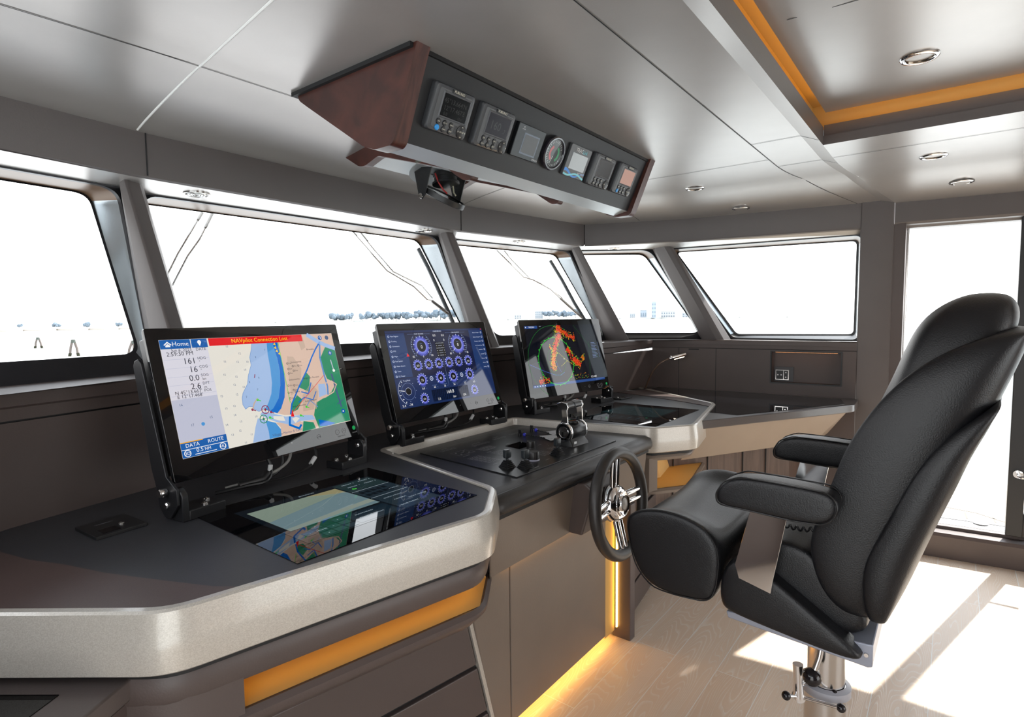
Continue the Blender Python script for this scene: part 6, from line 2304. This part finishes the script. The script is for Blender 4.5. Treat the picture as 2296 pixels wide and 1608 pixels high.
wiper('pair of wiper arms half hidden behind the first broad pillar', None, [[(1.214, 2.669, 1.874), (1.16, 2.63, 1.805), (1.057, 2.556, 1.673), (0.99, 2.50, 1.58)], [(1.258, 2.67, 1.876), (1.165, 2.60, 1.745), (1.093, 2.552, 1.666), (1.00, 2.48, 1.54)]])

def outside():
    zw = -2.6
    w = MB()
    w.poly([(-900, -900, zw), (900, -900, zw), (900, 1600, zw), (-900, 1600, zw)])
    wm = mat('pale_lagoon_water', (0.62, 0.66, 0.66), 0.25, spec=0.5)
    o = tag(w.build('lagoon_water', wm, smooth=0), 'pale lagoon water stretching to the far shore', 'water', kind='stuff')
    # side deck with bulwark beyond the open door
    white = mat('white_gelcoat')
    d = MB()
    d.box((4.16, -3.5, -0.05), (5.6, 3.2, 0.095))
    struct(d.build('floor_deck', mat('pale_teak', (0.55, 0.48, 0.38), 0.6), smooth=0))
    f = MB()
    f.box((-0.6, 2.66, -0.5), (4.4, 4.6, 1.12))
    struct(f.build('floor_foredeck', white, bevel=0.03))
    k = MB()
    def band(pts, wd, m=0):
        L, R_ = [], []
        for i, p in enumerate(pts):
            a, c = V(pts[max(0, i-1)]), V(pts[min(len(pts)-1, i+1)])
            n = V((-(c-a).y, (c-a).x)).normalized()*wd/2
            L.append((p[0]+n.x, p[1]+n.y, 0.0965))
            R_.append((p[0]-n.x, p[1]-n.y, 0.0965))
        k.loft([L, R_], closed=False)
    band([(4.80, 0.4), (4.745, -0.02), (4.72, -0.16), (4.62, -0.28), (4.63, -0.6), (4.62, -2.5)], 0.012)
    for y in (-0.10, -0.24, -0.7, -1.4):
        band([(4.72-0.02, y), (4.56, y-0.01)], 0.010)
    struct(k.build('trim_17', mat('deck_caulk', (0.10, 0.08, 0.06), 0.6), smooth=0))
    def polar(az, dist, z=zw):
        return V((dist*cos(radians(az)), dist*sin(radians(az)), z))
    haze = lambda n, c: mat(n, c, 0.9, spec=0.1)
    # low mud bank on the port bow and the far shore
    s = MB()
    P0 = [polar(a, 318+6*sin(a*3)) for a in range(62, 92, 1)]
    P1 = [polar(a, 330+6*sin(a*3)) for a in range(62, 92, 1)]
    s.loft([P0, [p+V((0, 0, 0.7)) for p in P0], [p+V((0, 0, 0.8)) for p in P1], P1], closed=False)
    tag(s.build('mud_bank', haze('bank_grey', (0.40, 0.36, 0.32)), smooth=40), 'low mud bank across the water on the left', 'shore')
    s = MB()
    P0 = [polar(a, 640+14*sin(a*1.7)) for a in range(8, 70, 1)]
    P1 = [polar(a, 700+14*sin(a*1.7)) for a in range(8, 70, 1)]
    s.loft([P0, [p+V((0, 0, 1.5)) for p in P0], [p+V((0, 0, 2.2)) for p in P1], P1], closed=False)
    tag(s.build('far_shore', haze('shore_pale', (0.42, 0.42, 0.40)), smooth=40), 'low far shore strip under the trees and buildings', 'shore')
    # mooring piles in the lagoon
    pm = haze('pile_wood', (0.12, 0.10, 0.09))
    for az, el0, dist, hh, n, lab in ((77.2, 0, 112, 1.55, 2, 'small two-legged mooring pile, leftmost in the water'), (75.05, 0, 83, 1.80, 2, 'two-legged mooring pile with dark feet, between the others'), (71.05, 0, 74, 1.78, 3, 'three-legged mooring pile close to the first broad pillar')):
        base = polar(az, dist)
        t = thing('mooring_pile', lab, 'mooring pile', base, 0, 'mooring piles in the lagoon')
        tang = V((-sin(radians(az)), cos(radians(az)), 0))
        for i in range(n):
            u = (i-(n-1)/2)*(1.05 if n == 2 else 0.80)
            b = MB()
            b.tube([base+tang*u*0.95+V((0, 0, -1.5)), base+tang*u*0.55+V((0, 0, hh*.5)), base+tang*u*0.15+V((0, 0, hh))], 0.13, 8)
            b.build('pile', pm, t, world=True)
            f_ = MB()
            f_.tube([base+tang*u*0.80+V((0, 0, -0.1)), base+tang*u*0.66+V((0, 0, 0.35))], 0.17, 8)
            f_.build('weed_collar', haze('weed_dark', (0.03, 0.03, 0.02)), t, world=True)
        b = MB()
        b.tube([base+V((0, 0, hh-0.25)), base+V((0, 0, hh+0.1))], [0.26, 0.20], 8)
        b.build('iron_band', haze('band_grey', (0.07, 0.08, 0.07)), t, world=True)
    # clumps of trees on the far shore
    rnd = random.Random(11)
    tm = haze('far_tree_haze', (0.15, 0.19, 0.23))  # blue-grey distance haze mixed into the leaf colour
    km = haze('far_trunk', (0.10, 0.09, 0.08))
    def tree(az, dist, h, wd, label, group):
        base = polar(az, dist, zw+1.2)
        t = thing('far_tree', label, 'tree', base, 0, group)
        b = MB()
        for i in range(9):
            c = base+V((rnd.uniform(-wd, wd)*.55, rnd.uniform(-wd, wd)*.55, h*rnd.uniform(.42, .88)))
            r = wd*rnd.uniform(.26, .46)
            q = MB()
            q.sphere((0, 0, 0), 1, 10)
            off = len(b.v)
            for v in q.v:
                k_ = 1+0.35*noise.noise(v*2.3+V((i*3.1, az, 0)))
                b.v.append(c+v*r*k_)
            for f__ in q.f:
                b.f.append(tuple(off+j for j in f__))
                b.m.append(0)
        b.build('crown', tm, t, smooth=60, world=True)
        k = MB()
        k.tube([base-V((0, 0, 1.5)), base+V((0, 0, h*.55))], [h*.04, h*.02], 6)
        k.build('trunk', km, t, world=True)
    G = 'hazy trees on the far shore'
    L1 = 'hazy blue-grey tree in the row on the far shore seen through the large window'
    for az in [53.2+0.33*i for i in range(6)] + [50.9+0.42*i for i in range(4)] + [43.2+0.36*i for i in range(21)]:
        tree(az+rnd.uniform(-.1, .1), 660+rnd.uniform(-12, 20), rnd.uniform(7.5, 12.5)*(0.75 if az > 50.5 else 1), rnd.uniform(4.5, 6.5), L1, G)
    L2 = 'hazy blue-grey tree on the far shore seen through the narrower front window'
    for az in [31.2+0.45*i for i in range(9)]:
        tree(az+rnd.uniform(-.1, .1), 670+rnd.uniform(-12, 20), rnd.uniform(7, 11), rnd.uniform(4, 6), L2, 'hazy trees beyond the narrower window')
    L3 = 'low hazy bush on the mud bank at the left'
    for az in (72.0, 70.9, 76.0, 78.2, 74.1):
        tree(az, 324, rnd.uniform(1.6, 2.6), rnd.uniform(1.4, 2.2), L3, 'bushes on the mud bank')
    # buildings near the corner window
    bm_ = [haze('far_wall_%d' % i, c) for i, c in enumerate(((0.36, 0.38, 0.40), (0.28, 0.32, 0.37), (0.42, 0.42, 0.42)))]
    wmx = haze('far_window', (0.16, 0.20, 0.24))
    def block(az, dist, w_, h, d, mi, label, rows, cols, name='far_building'):
        c = polar(az, dist, zw+1.0)
        rz = radians(az-90)
        t = thing(name, label, 'building', c, rz)
        b = MB()
        b.box((-w_/2, 0, 0), (w_/2, d, h))
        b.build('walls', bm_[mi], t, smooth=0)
        r = MB()
        r.box((-w_/2-0.3, -0.3, h), (w_/2+0.3, d+0.3, h+0.6))
        r.build('roof', bm_[2], t, smooth=0)
        for i in range(rows):
            for j in range(cols):
                q = MB()
                x = -w_/2+w_*(j+.5)/cols
                z = h*(i+.55)/(rows+.2)
                q.box((x-w_/cols*.22, -0.12, z-h/rows*.22), (x+w_/cols*.22, 0.0, z+h/rows*.22))
                q.build('window', wmx, t, smooth=0)
    block(23.72, 640, 4.6, 17.5, 5, 1, 'tall slim hazy tower seen through the corner window', 4, 2, 'far_tower')
    block(24.70, 645, 7.0, 8.5, 8, 1, 'hazy silo block just left of the slim tower', 1, 3)
    block(25.75, 650, 6.0, 4.8, 8, 0, 'low hazy house left of the silo block', 2, 3)
    block(22.4, 655, 15.0, 7.2, 8, 2, 'long pale hazy building right of the slim tower', 2, 6)
    block(20.7, 650, 9.0, 5.2, 8, 0, 'low pale hazy house furthest right in the corner window', 2, 3)
    block(34.9, 660, 9.0, 9.0, 8, 0, 'pale hazy apartment block seen through the narrower window', 4, 4)
    block(37.0, 660, 8.0, 5.0, 8, 2, 'small pale hazy house at the left of the narrower window', 2, 3)
outside()

# plain thickness check helper objects are not left behind
for o in list(bpy.data.objects):
    if o.type == 'FONT':
        bpy.data.objects.remove(o)
